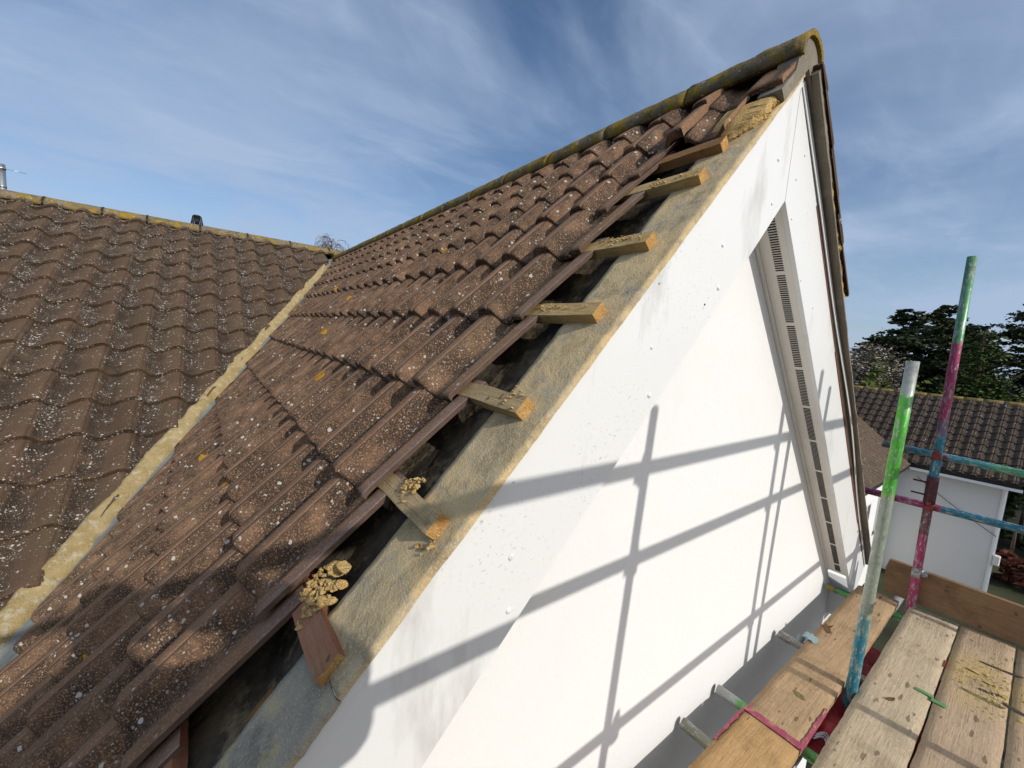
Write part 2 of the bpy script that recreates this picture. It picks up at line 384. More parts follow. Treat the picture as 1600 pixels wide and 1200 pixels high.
# ------------------------------------------------------------ the house: frames of its roof slopes
PA = 0.8227185; cA, sA = math.cos(PA), math.sin(PA)
PB = 0.5194816; cB, sB = math.cos(PB), math.sin(PB)
LB, ZB = 6.8635, .1525
BW = .306; SY = .138                   # bargeboard depth (square to the slope), wall set back behind its face
BZ = -BW / cA
fA = (V(0, 0, 0), V(-cA, 0, -sA), V(0, 1, 0), V(-sA, 0, cA))
fAr = (V(0, 0, 0), V(cA, 0, -sA), V(0, 1, 0), V(sA, 0, cA))
fB = (V(0, LB, ZB), V(0, -cB, -sB), V(-1, 0, 0), V(0, -sB, cB))
fBr = (V(0, LB, ZB), V(0, cB, -sB), V(1, 0, 0), V(0, sB, cB))
tA, tB = math.tan(PA), math.tan(PB)
def P(fr, u, v, n): return fr[0] + fr[1] * u + fr[2] * v + fr[3] * n
def valley_v(u):        # on the gable's slopes: distance back to the valley
    x = cA * u; z = -sA * u
    return LB + (z - ZB) / tB
def valley_x(w):        # on the rear roof: distance left (or right) of the ridge where the valley runs
    z = ZB - sB * w
    return -z / tA      # |x| of the gable slope at that height
GZ = -8.0
house = empty('house', (0, 4, GZ), 'white rendered house with a steep gable, brown tiled roofs and a stripped verge', 'house')

GA, SPA = .33, .200
GB, SPB = .3665, .2465
def prof(e, H):
    """height of the tile over one roll; e = 0 at the crest, growing away from the steep side"""
    e = e % 1.0
    if H < .055:
        if e < .17: return H * (1 - .07 * (e / .17) ** 2)
        if e < .40: return H * .93 * (.5 + .5 * math.cos(math.pi * (e - .17) / .23))
        if e < .66: return 0
        if e < .88: return H * .95 * (.5 - .5 * math.cos(math.pi * (e - .66) / .22))
        return H * (.95 + .05 * (e - .88) / .12)
    if e < .60: h = .5 + .5 * math.cos(math.pi * e / .60)
    elif e < .68: h = 0
    else: h = .5 - .5 * math.cos(math.pi * (e - .68) / .32)
    return H * h ** .85
def tile(bm, fr, u0, u1, va, vb, vc, H, sp, T=.032, rise=.042, tint=(.3, 0), nv=13, lim=None, n0=.012, cl=None, jit=True, strip=0., edgeup=None):
    """one tile: va..vb across the slope, crest at vc; head at u0, tail (nose) at u1"""
    rj = random.uniform
    du, dn = (rj(-.003, .003), rj(-.001, .001)) if jit else (0, 0)
    sk = rj(-.003, .003) if jit else 0
    us = [u0, u0 + (u1 - u0) * .3, u0 + (u1 - u0) * .6, u1 - .03, u1 - .008, u1]
    vs = [va + (vb - va) * i / nv for i in range(nv + 1)]
    G = []
    for ui, u in enumerate(us):
        row = []
        for v in vs:
            k = (u - u0) / (u1 - u0)
            h = prof((v - vc) / sp, H)
            if strip and v < va + .080:
                t = (v - va) / .080
                h = .016 if t < .70 else .016 * max(0, (1 - (t - .70) / .30))
            if edgeup is not None and v < edgeup: h = H * .96
            n = n0 + h + rise * k + dn - (.007 if ui == 5 else .0015 if ui == 4 else 0)
            vv = v + sk * (k - .5) + (.038 * k * max(0, 1 - (v - va) / .2) if strip else 0)
            uu = u + du
            if lim is not None:
                l = lim(uu)
                if vv > l: vv = l
            e = ((v - vc) / sp) % 1.0
            algae_shade = 1.0 if .48 < e < .87 else (max(0, (e - .32) / .16) if e < .55 else max(0, (.95 - e) / .08))
            if ui >= 4: algae_shade = max(algae_shade, .35)  # top rim at the nose tinted dark as painted shade
            row.append((P(fr, uu, vv, n), P(fr, uu, vv, n - T), algae_shade))
        G.append(row)
    tv = [[bm.verts.new(r[0]) for r in row] for row in G]
    bvN = [bm.verts.new(r[1]) for r in G[-1]]
    bL = [bm.verts.new(row[0][1]) for row in G]; bR = [bm.verts.new(row[-1][1]) for row in G]
    bL[-1] = bvN[0]; bR[-1] = bvN[-1]
    def face(vl, al, mi=0, sm=True):
        try: f = bm.faces.new(vl)
        except ValueError: return
        f.material_index = mi; f.smooth = sm
        for lp in f.loops: lp[cl] = (tint[0], al[vl.index(lp.vert)] if isinstance(al, list) else al, 0, 1)
    for i in range(len(us) - 1):
        for j in range(nv):
            q = [(i, j), (i + 1, j), (i + 1, j + 1), (i, j + 1)]
            p4 = [G[a][b][0] for a, b in q]
            if (p4[0] - p4[3]).length < 1e-5 and (p4[1] - p4[2]).length < 1e-5: continue
            face([tv[a][b] for a, b in q], [G[a][b][2] for a, b in q], 1 if strip and (((vs[j] - va) < .020 and strip > 1) or (i == 0 and (vs[j] - va) < .05)) else 0)
    for j in range(nv):
        if (G[-1][j][0] - G[-1][j + 1][0]).length < 1e-5: continue
        face([tv[-1][j], bvN[j], bvN[j + 1], tv[-1][j + 1]], 1.3, 0, False)  # nose face darkened in its colour to deepen the shade under each course
    for i in range(len(us) - 1):
        face([tv[i][0], bL[i], bL[i + 1], tv[i + 1][0]], .1, 2 if strip else 0, False)
        face([tv[i][-1], tv[i + 1][-1], bR[i + 1], bR[i]], .5, 0, False)
def slope(name, fr, rows, sp, H, crest0, v0, lim, mats, parent, first_nose, gauge, vmin_fn=None, nv=16, count=None, tone=0.):
    bm = bm_(); cl = bm.loops.layers.color.new('tint')
    for k in range(rows):
        nose = NOSES[k]; head = max(nose - .43, .0)
        if nose - head < .05: continue
        vm = v0 if vmin_fn is None else vmin_fn(k, nose)
        j = 0
        while True:
            vc = crest0 + sp * j; a = vc - sp * .08; b = a + sp    # seam just on the steep side of the crest
            j += 1
            if b <= vm + .01: continue
            if a < vm: 
                if vm - a > sp * .75: continue
            mx = max(lim(nose), lim(head))
            if a > mx: break
            if j > 400: break
            tone_ = min(1, max(0, random.gauss(.35 + tone, .28)))
            tile(bm, fr, head, nose, a, b, vc, H, sp, tint=(tone_, 0), lim=lim, cl=cl, nv=nv)
    return obj(name, bm, mats, parent)

# gable roof, left slope (seen) and right slope
limA = lambda u: valley_v(u) - .42
CR0 = .459                                                   # first full roll from the gable edge
NOSES = [.20, .41, .61, .82, 1.06] + [1.054 + GA * i for i in range(1, 8)]      # closer gauge near the ridge
n0A = 1.054 - 3 * GA
def vminA(k, nose): return CR0 - SPA * .08
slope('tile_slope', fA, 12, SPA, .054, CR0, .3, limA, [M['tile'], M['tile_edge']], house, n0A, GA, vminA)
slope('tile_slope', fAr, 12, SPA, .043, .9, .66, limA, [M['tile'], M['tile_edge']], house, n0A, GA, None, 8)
# rear roof, the slope facing the camera on the left; a second one right of the gable
def limB(side):
    return lambda w: 0
bmB = bm_(); clB = bmB.loops.layers.color.new('tint')
def rear(bm, cl, mirror, vmax, nv):
    fr = fB if not mirror else (fB[0], fB[1], V(1, 0, 0), fB[3])
    for k in range(1, 20):
        nose = -.1488 + GB * k + 0.0; head = max(nose - GB - .07, .015)
        if nose < .1: continue
        j = 0
        while True:
            vc = 2.178 - 8 * SPB + SPB * j if not mirror else -.1 + SPB * j
            a = vc - SPB * .08; b = a + SPB; j += 1
            lo = min(valley_x(nose), valley_x(head)) + .09
            if b < lo: continue
            if a > vmax: break
            tone_ = min(1, max(0, random.gauss(.4, .28)))
            # clip on the valley side: mirrored limit
            tile(bm, fr, head, nose, a, b, vc, .062, SPB, tint=(tone_, 0), cl=cl, nv=nv, T=.036, rise=.046, lim=None)
    return bm
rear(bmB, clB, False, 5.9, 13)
# trim the rear tiles along the valley with a cutting plane through the valley line
vd = V(-1, -tA / tB, -tA).normalized()
vO = V(0, LB - ZB / tB, 0)
side_n = vd.cross(V(0, 0, 1)).normalized()                    # horizontal, square to the valley
if side_n.x > 0: side_n = -side_n
r = bmesh.ops.bisect_plane(bmB, geom=bmB.verts[:] + bmB.edges[:] + bmB.faces[:], plane_co=vO + side_n * .05, plane_no=-side_n, clear_outer=True)
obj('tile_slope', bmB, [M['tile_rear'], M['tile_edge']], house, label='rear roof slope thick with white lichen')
bmR = bm_(); clR = bmR.loops.layers.color.new('tint')
rear(bmR, clR, True, 2.8, 5)
vd2 = V(1, -tA / tB, -tA).normalized(); sn2 = V(-side_n.x, side_n.y, 0)
bmesh.ops.bisect_plane(bmR, geom=bmR.verts[:] + bmR.edges[:] + bmR.faces[:], plane_co=vO + sn2 * .05, plane_no=-sn2, clear_outer=True)
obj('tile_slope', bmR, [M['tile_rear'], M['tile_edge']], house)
bm = bm_(); cl = bm.loops.layers.color.new('tint')
for k in range(0, 14):
    nose = .25 + GB * k
    for j in range(-14, 25):
        tile(bm, (fB[0], V(0, cB, -sB), V(1, 0, 0), V(0, sB, cB)), max(nose - GB - .07, .01), nose, j * SPB, (j + 1) * SPB, j * SPB, .043, SPB, cl=cl, nv=4)
bmesh.ops.translate(bm, verts=bm.verts, vec=(-2.6, 0, 0))
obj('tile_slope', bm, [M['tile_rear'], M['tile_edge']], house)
# roof decks below the tiles (boarding / felt), leaving the open verge strip to its own felt
bm = bm_()
quad(bm, [P(fA, 0, .60, -.005), P(fA, 3.7, .60, -.005), P(fA, 3.7, valley_v(3.7) + .3, -.005), P(fA, 0, LB, -.005)])
quad(bm, [P(fAr, 0, .12, -.005), P(fAr, 0, LB, -.005), P(fAr, 3.7, valley_v(3.7) + .3, -.005), P(fAr, 3.7, .12, -.005)])
quad(bm, [P(fB, 0, 6.2, -.005), P(fB, 7.0, 6.2, -.005), P(fB, 7.0, -3.2, -.005), P(fB, 0, -3.2, -.005)])
quad(bm, [P(fBr, 0, -6.2, -.005), P(fBr, 5.3, -6.2, -.005), P(fBr, 5.3, 3.2, -.005), P(fBr, 0, 3.2, -.005)])
obj('roof_deck', bm, M['felt'], house)

# verge tiles: the exposed last tiles of each course with their flat underlock strip
VE = [.0, .02, .262, .256, .252, .258, .256, .262, .262, .262, .262]
for k, nose in enumerate(NOSES):
    head = max(0, nose - .43)
    va = {0: -.012, 1: .098, 2: .285, 3: .302}.get(k, .256 + random.uniform(-.004, .006))
    bm = bm_(); cl = bm.loops.layers.color.new('tint'); crest = CR0 - SPA; b = CR0 - SPA * .08; tone_ = random.uniform(.1, .5)
    if k < 2:      # still bedded: one more full roll out to the edge
        tile(bm, fA, head, nose, va, b - SPA, crest, .034, SPA, tint=(tone_, 0), cl=cl, nv=14, n0=.026 if k < 1 else .022, T=.016, rise=.014, edgeup=.075 if k < 1 else None)
        tile(bm, fA, head, nose, b - SPA, b, CR0 - SPA, .054, SPA, tint=(tone_, 0), cl=cl, nv=14)
    else:
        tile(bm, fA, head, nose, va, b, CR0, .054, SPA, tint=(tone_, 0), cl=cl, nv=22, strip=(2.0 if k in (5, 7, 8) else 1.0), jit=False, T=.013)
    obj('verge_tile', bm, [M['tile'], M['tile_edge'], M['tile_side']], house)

# right verge: the few tiles and broken mortar still bedded along the edge
bm = bm_(); cl = bm.loops.layers.color.new('tint')
for k in range(0, 5):
    nose = (.10, .30, .52, .74, 1.02)[k]
    for j, (a, b_) in enumerate(((-.052, .148), (.148, .348), (.348, .548), (.548, .70))):
        tile(bm, fAr, max(0, nose - .43), nose, a, b_, a + .02, .030, SPA, cl=cl, nv=8, tint=(.4, 0), T=.012, rise=.016)
obj('verge_tile', bm, [M['tile_rear'], M['tile_edge']], house, label='last tiles left on the far verge')
bm = bm_()
def rough_strip(bm, fr, u0, u1, v0, v1, n0, n1, du=.02, amp=.008, seed=0, mi=0):
    us = []; u = u0
    while u < u1: us.append(u); u += du
    us.append(u1); prev = None
    for u in us:
        k = noise.noise(Vector((u * 18 + seed, seed, 0))) * amp; k2 = noise.noise(Vector((u * 30 + seed, 5 + seed, 0))) * amp
        ring = [bm.verts.new(P(fr, u, v0 + k, n0)), bm.verts.new(P(fr, u, v0 + k2 * .6, (n0 + n1) / 2)), bm.verts.new(P(fr, u, v0 + k, n1 + k2)), bm.verts.new(P(fr, u, v1, n1 + k * .5)), bm.verts.new(P(fr, u, v1, n0))]
        if prev:
            for i in range(5):
                j = (i + 1) % 5; f = bm.faces.new((prev[i], prev[j], ring[j], ring[i])); f.material_index = mi
        else: bm.faces.new(list(reversed(ring)))
        prev = ring
    bm.faces.new(prev)
rough_strip(bm, fAr, .42, 1.02, -.040, .06, .012, .040, .012, .018, 4)
obj('verge_mortar', bm, M['mortar_fresh'], house, label='crumbling ochre mortar on the far verge')
bm = bm_(); rough_strip(bm, fAr, .02, .44, -.043, .06, .012, .038, .02, .004, 9)
obj('verge_mortar', bm, M['mortar_grey'], house, label='grey pointed mortar under the far verge')

# undercloak boards in the plane of the slopes
def undercloak(fr, u0, u1, v0, v1, n0, n1, seed, mat, label, edge=.004):
    bm = bm_(); rough = 150; vs = 12
    grid = []
    for i in range(rough + 1):
        u = u0 + (u1 - u0) * i / rough; row = []
        for j in range(vs + 1):
            t = j / vs; v = v0 + (v1 - v0) * t
            if j == 0: v += noise.noise(Vector((u * 9, seed, 0))) * edge + noise.noise(Vector((u * 45, seed, 2))) * edge * .5
            if j == vs: v += noise.noise(Vector((u * 4, seed, 7))) * .004
            n = n1 + (noise.noise(Vector((u * 6, v * 9, seed))) * .003 + noise.noise(Vector((u * 28, v * 28, seed))) * .003)
            row.append((u, v, n))
        grid.append(row)
    tv = [[bm.verts.new(P(fr, *p)) for p in row] for row in grid]
    bv = [[bm.verts.new(P(fr, p[0], p[1], n0)) for p in (row[0], row[-1])] for row in grid]
    for i in range(rough):
        for j in range(vs):
            f = bm.faces.new((tv[i][j], tv[i + 1][j], tv[i + 1][j + 1], tv[i][j + 1])); f.smooth = True
        bm.faces.new((tv[i][0], bv[i][0], bv[i + 1][0], tv[i + 1][0])); bm.faces.new((tv[i + 1][-1], bv[i + 1][1], bv[i][1], tv[i][-1]))
    bm.faces.new([bv[0][0]] + tv[0] + [bv[0][1]]); bm.faces.new([bv[-1][1]] + tv[-1][::-1] + [bv[-1][0]])
    return obj('undercloak', bm, mat, house, label=label)
undercloak(fA, .02, 2.30, -.013, .172, -.010, .0035, 1, M['undercloak'], 'undercloak board smeared with tan mortar')
undercloak(fA, 2.303, 3.62, -.012, .158, -.012, .0015, 5, M['undercloak_grey'], 'lower undercloak board, grey with torn mortar patches', .007)
undercloak(fAr, .02, 3.55, -.046, .16, -.001, .010, 8, M['mortar_grey'], 'grey undercloak overhanging the far bargeboard', .002)
# mortar bed remains on the left verge: pointed grey piece at the top, raw ochre break below it
bm = bm_()
rough_strip(bm, fA, .045, .235, -.0185, .06, .004, .046, .015, .0015, 3)
obj('verge_mortar', bm, M['mortar_grey'], house, label='grey pointed mortar still under the top verge tile')
bm = bm_()
nU, prev = 70, None
for i in range(nU + 1):
    t = i / nU; u = .238 + .185 * t; tp = max(0, (t - .55) / .45); row = []
    vf = .010 + .085 * tp ** 1.3 + .012 * noise.noise(Vector((u * 30, 3, 1))); top = .040 * (1 - .75 * tp ** 1.6)
    for j in range(13):
        q = j / 12
        if q < .6: v = vf + .010 * math.sin(q / .6 * 3.1) * -1 + .012 * q; n = .003 + (top - .003) * q / .6
        else: v = vf + .012 + (.15 - vf) * (q - .6) / .4; n = top + .002
        w = noise.noise(Vector((u * 55, v * 55, n * 70))) * .006 + noise.noise(Vector((u * 130, v * 130, n * 150))) * .003 + (noise.cell(Vector((u * 45, v * 30, n * 45))) - .5) * .006
        row.append(bm.verts.new(P(fA, u, v + (w if q < .75 else 0), n + w * .6 * (1 if 0 < j < 9 else 0))))
    if prev:
        for j in range(12): bm.faces.new((prev[j], row[j], row[j + 1], prev[j + 1]))
    prev = row
for q in range(34):
    u_ = random.uniform(.25, .44); chunk(bm, P(fA, u_, random.uniform(.006, .03) + max(0, u_ - .34) * .6, random.uniform(.006, .020)), random.uniform(.004, .012), .8, sub=1)
obj('verge_mortar', bm, M['mortar_fresh'], house, label='broken ochre mortar bed below the top verge tile')

# felt sagging in the open strip
bm = bm_(); nu, nv_ = 90, 14; g = []
for i in range(nu + 1):
    row = []
    for j in range(nv_ + 1):
        u = .2 + 3.5 * i / nu; v = .14 + .56 * j / nv_
        s_ = (u / .33) % 1.0
        n = -.010 - .022 * math.sin(math.pi * min(1, max(0, (v - .14) / .45))) - .022 * math.sin(math.pi * s_) + .012 * noise.noise(Vector((u * 5, v * 9, 3)))
        row.append(bm.verts.new(P(fA, u, v, n)))
    g.append(row)
for i in range(nu):
    for j in range(nv_):
        f = bm.faces.new((g[i][j], g[i + 1][j], g[i + 1][j + 1], g[i][j + 1])); f.smooth = True
obj('roofing_felt', bm, M['felt'], house)
bm = bm_()
fbox(bm, *fA, .1, 3.6, .20, .245, -.13, -.046); fbox(bm, *fA, .1, 3.6, .56, .60, -.13, -.02)
obj('rafter', bm, M['batten_brown'], house)

# battens
BAT = [(.478, .080, 'batten_brown', 'brown batten at the top of the open strip'), (.676, .065, 'batten', None), (1.017, .066, 'batten', None), (1.327, .051, 'batten', None),
       (1.664, .050, 'batten_weathered', 'weathered batten with open grain'), (1.988, .038, 'batten_weathered', None), (2.30, .040, 'batten_red', 'red stained batten'), (2.66, .10, 'batten_red', None), (3.0, .1, 'batten_brown', None), (3.33, .1, 'batten_brown', None)]
for i, (u, v0, mt, lb) in enumerate(BAT):
    bm = bm_()
    w = .050 if i != 6 else .058
    tn = (.034 if i != 6 else .034)
    nn0 = .002 if u < 2.29 else -.011
    u += .018
    fbox(bm, *fA, u - w, u, v0, .64, nn0, nn0 + tn)
    bmesh.ops.subdivide_edges(bm, edges=[e for e in bm.edges if e.calc_length() > .3], cuts=10)
    bmesh.ops.subdivide_edges(bm, edges=bm.edges[:], cuts=1)
    for v in bm.verts: v.co += Vector((noise.noise(v.co * 9 + V(i, 0, 0)), 0, noise.noise(v.co * 9 + V(0, i, 9)))) * .0032
    for f in bm.faces:
        c = f.calc_center_median()
        f.material_index = 1 if c.y < v0 + .003 else 0
    obj('batten', bm, [M[mt], M['end_grain']], house, label=lb)
# crumbs of broken mortar lying on and beside the battens: loose things
def crumbs(name, label, u, v, n, su, sv, cnt, r0, r1, big=None, mat='mortar_fresh', group='broken mortar crumbs on the battens'):
    u += .018; bm = bm_()
    for q in range(cnt):
        rr = random.uniform(r0, r1)
        chunk(bm, P(fA, u + random.gauss(0, su), v + random.uniform(-sv, sv), n + rr * .35), rr, .6, sub=1)
    if big: 
        for (bu, bv, bn, br) in big: chunk(bm, P(fA, bu, bv, bn), br, .55, sub=3)
    o = obj(name, bm, M[mat], None, origin=P(fA, u, v, 0))
    tag(o, label, 'mortar', group, None if name == 'mortar_lump' else 'stuff')
crumbs('mortar_crumbs', 'ochre mortar crumbs on the highest pale batten', .655, .16, .037, .012, .09, 22, .003, .009)
crumbs('mortar_crumbs', 'thin line of ochre crumbs on the second pale batten, next below the highest', .985, .17, .037, .010, .09, 34, .003, .008)
crumbs('mortar_crumbs', 'ochre crumbs along the third pale batten, level with the middle of the gable', 1.300, .19, .037, .008, .10, 26, .003, .007)
crumbs('mortar_crumbs', 'few crumbs clinging to the end of the open grained batten', 1.625, .085, .037, .014, .03, 16, .004, .009)
crumbs('mortar_crumbs', 'small heap of ochre crumbs where the lower weathered batten meets the tiles', 1.935, .20, .036, .014, .035, 30, .005, .013)
crumbs('mortar_crumbs', 'crumbs at the sawn end of the lower weathered batten', 1.99, .05, .006, .016, .022, 16, .004, .011)
crumbs('mortar_lump', 'large cracked lump of ochre mortar above the red stained batten', 2.232, .235, .022, .026, .052, 150, .004, .013, [(2.195, .262, .012, .034), (2.18, .235, .012, .026), (2.215, .215, .018, .024), (2.235, .185, .015, .020), (2.205, .205, .01, .022)], group='mortar lumps on the open verge')
crumbs('mortar_crumbs', 'strip of ochre crumbs beside the end of the red stained batten', 2.262, .09, .008, .009, .05, 46, .004, .010)
crumbs('mortar_lump', 'pale mortar lump near the bottom edge of the photo below the tiles', 2.65, .19, .02, .012, .022, 34, .010, .02, [(2.668, .19, .02, .034)], group='mortar lumps on the open verge')

# ridge tiles
def half_round(bm, a, b, r, h, seg=14, t=.018, flare=0., bumpy=.0, cap=False, seed=0):
    """half-round ridge tile from a to b (world points on its axis)"""
    a = Vector(a); b = Vector(b); d = (b - a).normalized(); sd_ = d.cross(V(0, 0, 1)).normalized(); up = V(0, 0, 1)
    L = (b - a).length; n = 12 if bumpy else 3; rings = []
    for i in range(n + 1):
        c = a + d * L * i / n; k = 1 + (flare if i == n or i == 0 else 0)
        o_, i_ = [], []
        for q in range(seg + 1):
            an = math.pi * q / seg; x = math.cos(an); z = math.sin(an)
            p = c + sd_ * x * r * k + up * (z * h * k - (0 if 0 < q < seg else .012))
            if bumpy:
                w = noise.noise(p * 16 + V(seed, 0, 0)) * .6 + noise.noise(p * 45) * .5
                p += (sd_ * x + up * z) * bumpy * w
            o_.append(bm.verts.new(p))
            i_.append(bm.verts.new(c + sd_ * x * (r - t) + up * (z * (h - t) - (0 if 0 < q < seg else .012))))
        rings.append((o_, i_))
    for (o0, i0), (o1, i1) in zip(rings[:-1], rings[1:]):
        for q in range(seg):
            f = bm.faces.new((o0[q], o0[q + 1], o1[q + 1], o1[q])); f.smooth = True
            f = bm.faces.new((i0[q + 1], i0[q], i1[q], i1[q + 1])); f.smooth = True
        bm.faces.new((o0[0], o1[0], i1[0], i0[0])); bm.faces.new((o1[seg], o0[seg], i0[seg], i1[seg]))
    for (o, i_), s in ((rings[0], 1), (rings[-1], -1)):
        for q in range(seg):
            vs = (o[q], i_[q], i_[q + 1], o[q + 1]); bm.faces.new(vs if s > 0 else vs[::-1])
y = -.03; k = 0
RTOP = .150
while y < LB - .30:
    L = .445; bm = bm_(); half_round(bm, (0, y, .022 + random.uniform(-.003, .003)), (0, y + L - .008, .022), .099, .098, bumpy=.007, seed=k)
    obj('ridge_tile', bm, M['ridge_moss'], house); y += L; k += 1
bm = bm_()
# mortar filling the end of the ridge
seg = 16; ring = []
for yy in (-.018, .05):
    pts = [V(.090 * math.cos(math.pi * q / seg), yy, .010 + .096 * math.sin(math.pi * q / seg)) for q in range(seg + 1)]
    pts = [V(.135, yy, -.120)] + pts + [V(-.105, yy, -.045), V(-.098, yy, -.096), V(0, yy, .004), V(.08, yy, -.074)]
    ring.append([bm.verts.new(p) for p in pts])
n = len(ring[0])
for i in range(n): bm.faces.new((ring[0][i], ring[0][(i + 1) % n], ring[1][(i + 1) % n], ring[1][i]))
bm.faces.new(ring[0][::-1]); bm.faces.new(ring[1])
obj('ridge_mortar', bm, M['mortar_grey'], house, label='grey mortar closing the end of the ridge')
xs = [1.6, 1.1, .62, .15, -.09, -.662, -1.228, -1.789, -2.349, -2.772, -3.274, -3.78, -4.3, -4.85, -5.4, -5.95]
ZR = .264
for a, b in zip(xs[:-1], xs[1:]):
    bm = bm_(); half_round(bm, (a - .006, LB, ZR - .115), (b + .006, LB, ZR - .115), .135, .105, bumpy=.002, seed=a)
    obj('ridge_tile', bm, M['ridge_yellow'], house, label='rear ridge tile patched with yellow lichen')
    bm = bm_(); half_round(bm, (b + .009, LB, ZR - .114), (b - .009, LB, ZR - .114), .139, .110)
    obj('ridge_clip', bm, M['black_plastic'], house)
# junction mortar where the ridges meet
bm = bm_()
for i in range(46):
    t = random.uniform(0, .75); p = vO + vd * t + V(random.gauss(0, .03), random.gauss(0, .03), .05 + random.uniform(0, .02)) 
    chunk(bm, p, random.uniform(.03, .06), .4, sub=1)
for i in range(14): chunk(bm, V(random.uniform(-.12, .12), LB - .42 + random.uniform(0, .4), .13), random.uniform(.05, .09), .5, sub=1)
obj('ridge_mortar', bm, M['ridge_yellow'], house, label='lichened mortar where the two ridges meet')

# valley: grey lining and tan mortar fillet
def vpt(t, w, n): return vO + vd * t + vn_side * w + vn_up * n
vn_side = side_n; 
# surface heights either side of the valley line: left along roof B, right along roof A
def vsurf(t, w, lift):
    """point at distance w (signed: + towards rear roof) square to the valley in plan"""
    p = vO + vd * t + side_n * w
    if w >= 0: z = ZB - (LB - p.y) * tB
    else: z = p.x * tA
    return V(p.x, p.y, z + lift)
def ribbon(bm, t0, t1, dt, prof_fn, mi=0):
    t = t0; prev = None
    while t <= t1:
        row = [bm.verts.new(q) for q in prof_fn(t)]
        if prev:
            for i in range(len(row) - 1):
                f = bm.faces.new((prev[i], prev[i + 1], row[i + 1], row[i])); f.smooth = True; f.material_index = mi
        prev = row; t += dt
def nz(a, b, c=0): return noise.noise(Vector((a, b, c)))
bm = bm_()
def lining(t):
    wv = nz(t * 2.2, 1) * .008
    return [vsurf(t, w + (wv if abs(w) > .05 else 0), l + nz(t * 5, w * 20) * .003) for w, l in ((.10, .05), (.05, .075), (.012, .082), (0, .080), (-.04, .074), (-.08, .066 + .006 * nz(t * 3, 4)), (-.12, .060 + .008 * nz(t * 4, 7)), (-.205 + .025 * nz(t * 3, 8), .056 + .01 * nz(t * 4, 7)), (-.212 + .025 * nz(t * 3, 8), .030))]
ribbon(bm, .1, 7.6, .03, lining)
obj('valley_lining', bm, M['lead'], house)
bm = bm_()
def fillet(t):
    wob = nz(t * 3.1, 9) * .026 + nz(t * 11, 3) * .016
    spike = min(.03, max(0, nz(t * .9, 21) - .22) * .14) + abs(nz(t * 12, 41)) * .014
    in_ = .012 + nz(t * 2.3, 17) * .026 + nz(t * 14, 5) * .012
    out = []
    for w, l in ((-.002 + in_, .070), (.002 + in_, .088), (.04, .096), (.075 + wob, .108), (.100 + wob + spike * .5, .114), (.118 + wob + spike, .108), (.124 + wob + spike, .040)):
        w = w * (.54 + .06 * t) + max(0, nz(t * 2.6, 77) - .22) * .10 * (w > .09)
        out.append(vsurf(t, w, l + (.008 if .03 < w < .11 else 0) + nz(t * 9, w * 30, 2) * .012 + nz(t * 40, w * 60, 5) * .009 + nz(t * 90, w * 90, 8) * .004))
    return out
ribbon(bm, .55, 7.6, .015, fillet)
obj('valley_mortar', bm, M['mortar_tan'], house)
bm = bm_()
vd_r = V(1, vd.y / abs(vd.x) , 0)
t = 0; prev = None
for t in (0.1, 7.6):
    row = []
    for w in (.12, 0, -.12):
        p = vsurf(t, w, .03); row.append(bm.verts.new(V(-p.x, p.y, p.z)))
    if prev:
        for i in range(2): bm.faces.new((prev[i], row[i], row[i + 1], prev[i + 1]))
    prev = row
obj('valley_lining', bm, M['lead'], house)

# gable wall, returns, rear wall
YW = SY
xe = 2.36; zt = lambda x: BZ - abs(x) * tA + .02
bm = bm_()
def prism_y(bm, poly, y0, y1, mi=0):
    a = [bm.verts.new((x, y0, z)) for x, z in poly]; b = [bm.verts.new((x, y1, z)) for x, z in poly]
    n = len(poly)
    for i in range(n): f = bm.faces.new((a[i], a[(i + 1) % n], b[(i + 1) % n], b[i])); f.material_index = mi
    f = bm.faces.new(a[::-1]); f.material_index = mi; f = bm.faces.new(b); f.material_index = mi
prism_y(bm, [(-xe, GZ), (xe, GZ), (xe, zt(xe)), (0, BZ + .02), (-xe, zt(xe))], YW, YW + .25)
box(bm, xe - .25, xe, YW + .25, 5.0, GZ, -3.05); box(bm, -xe, -xe + .25, YW + .25, 2.6, GZ, -3.05)
box(bm, -6, -xe, 2.35, 2.6, GZ, -2.55); box(bm, -6, -5.75, 2.6, 11.4, GZ, -2.55)
obj('wall', bm, M['render'], house)

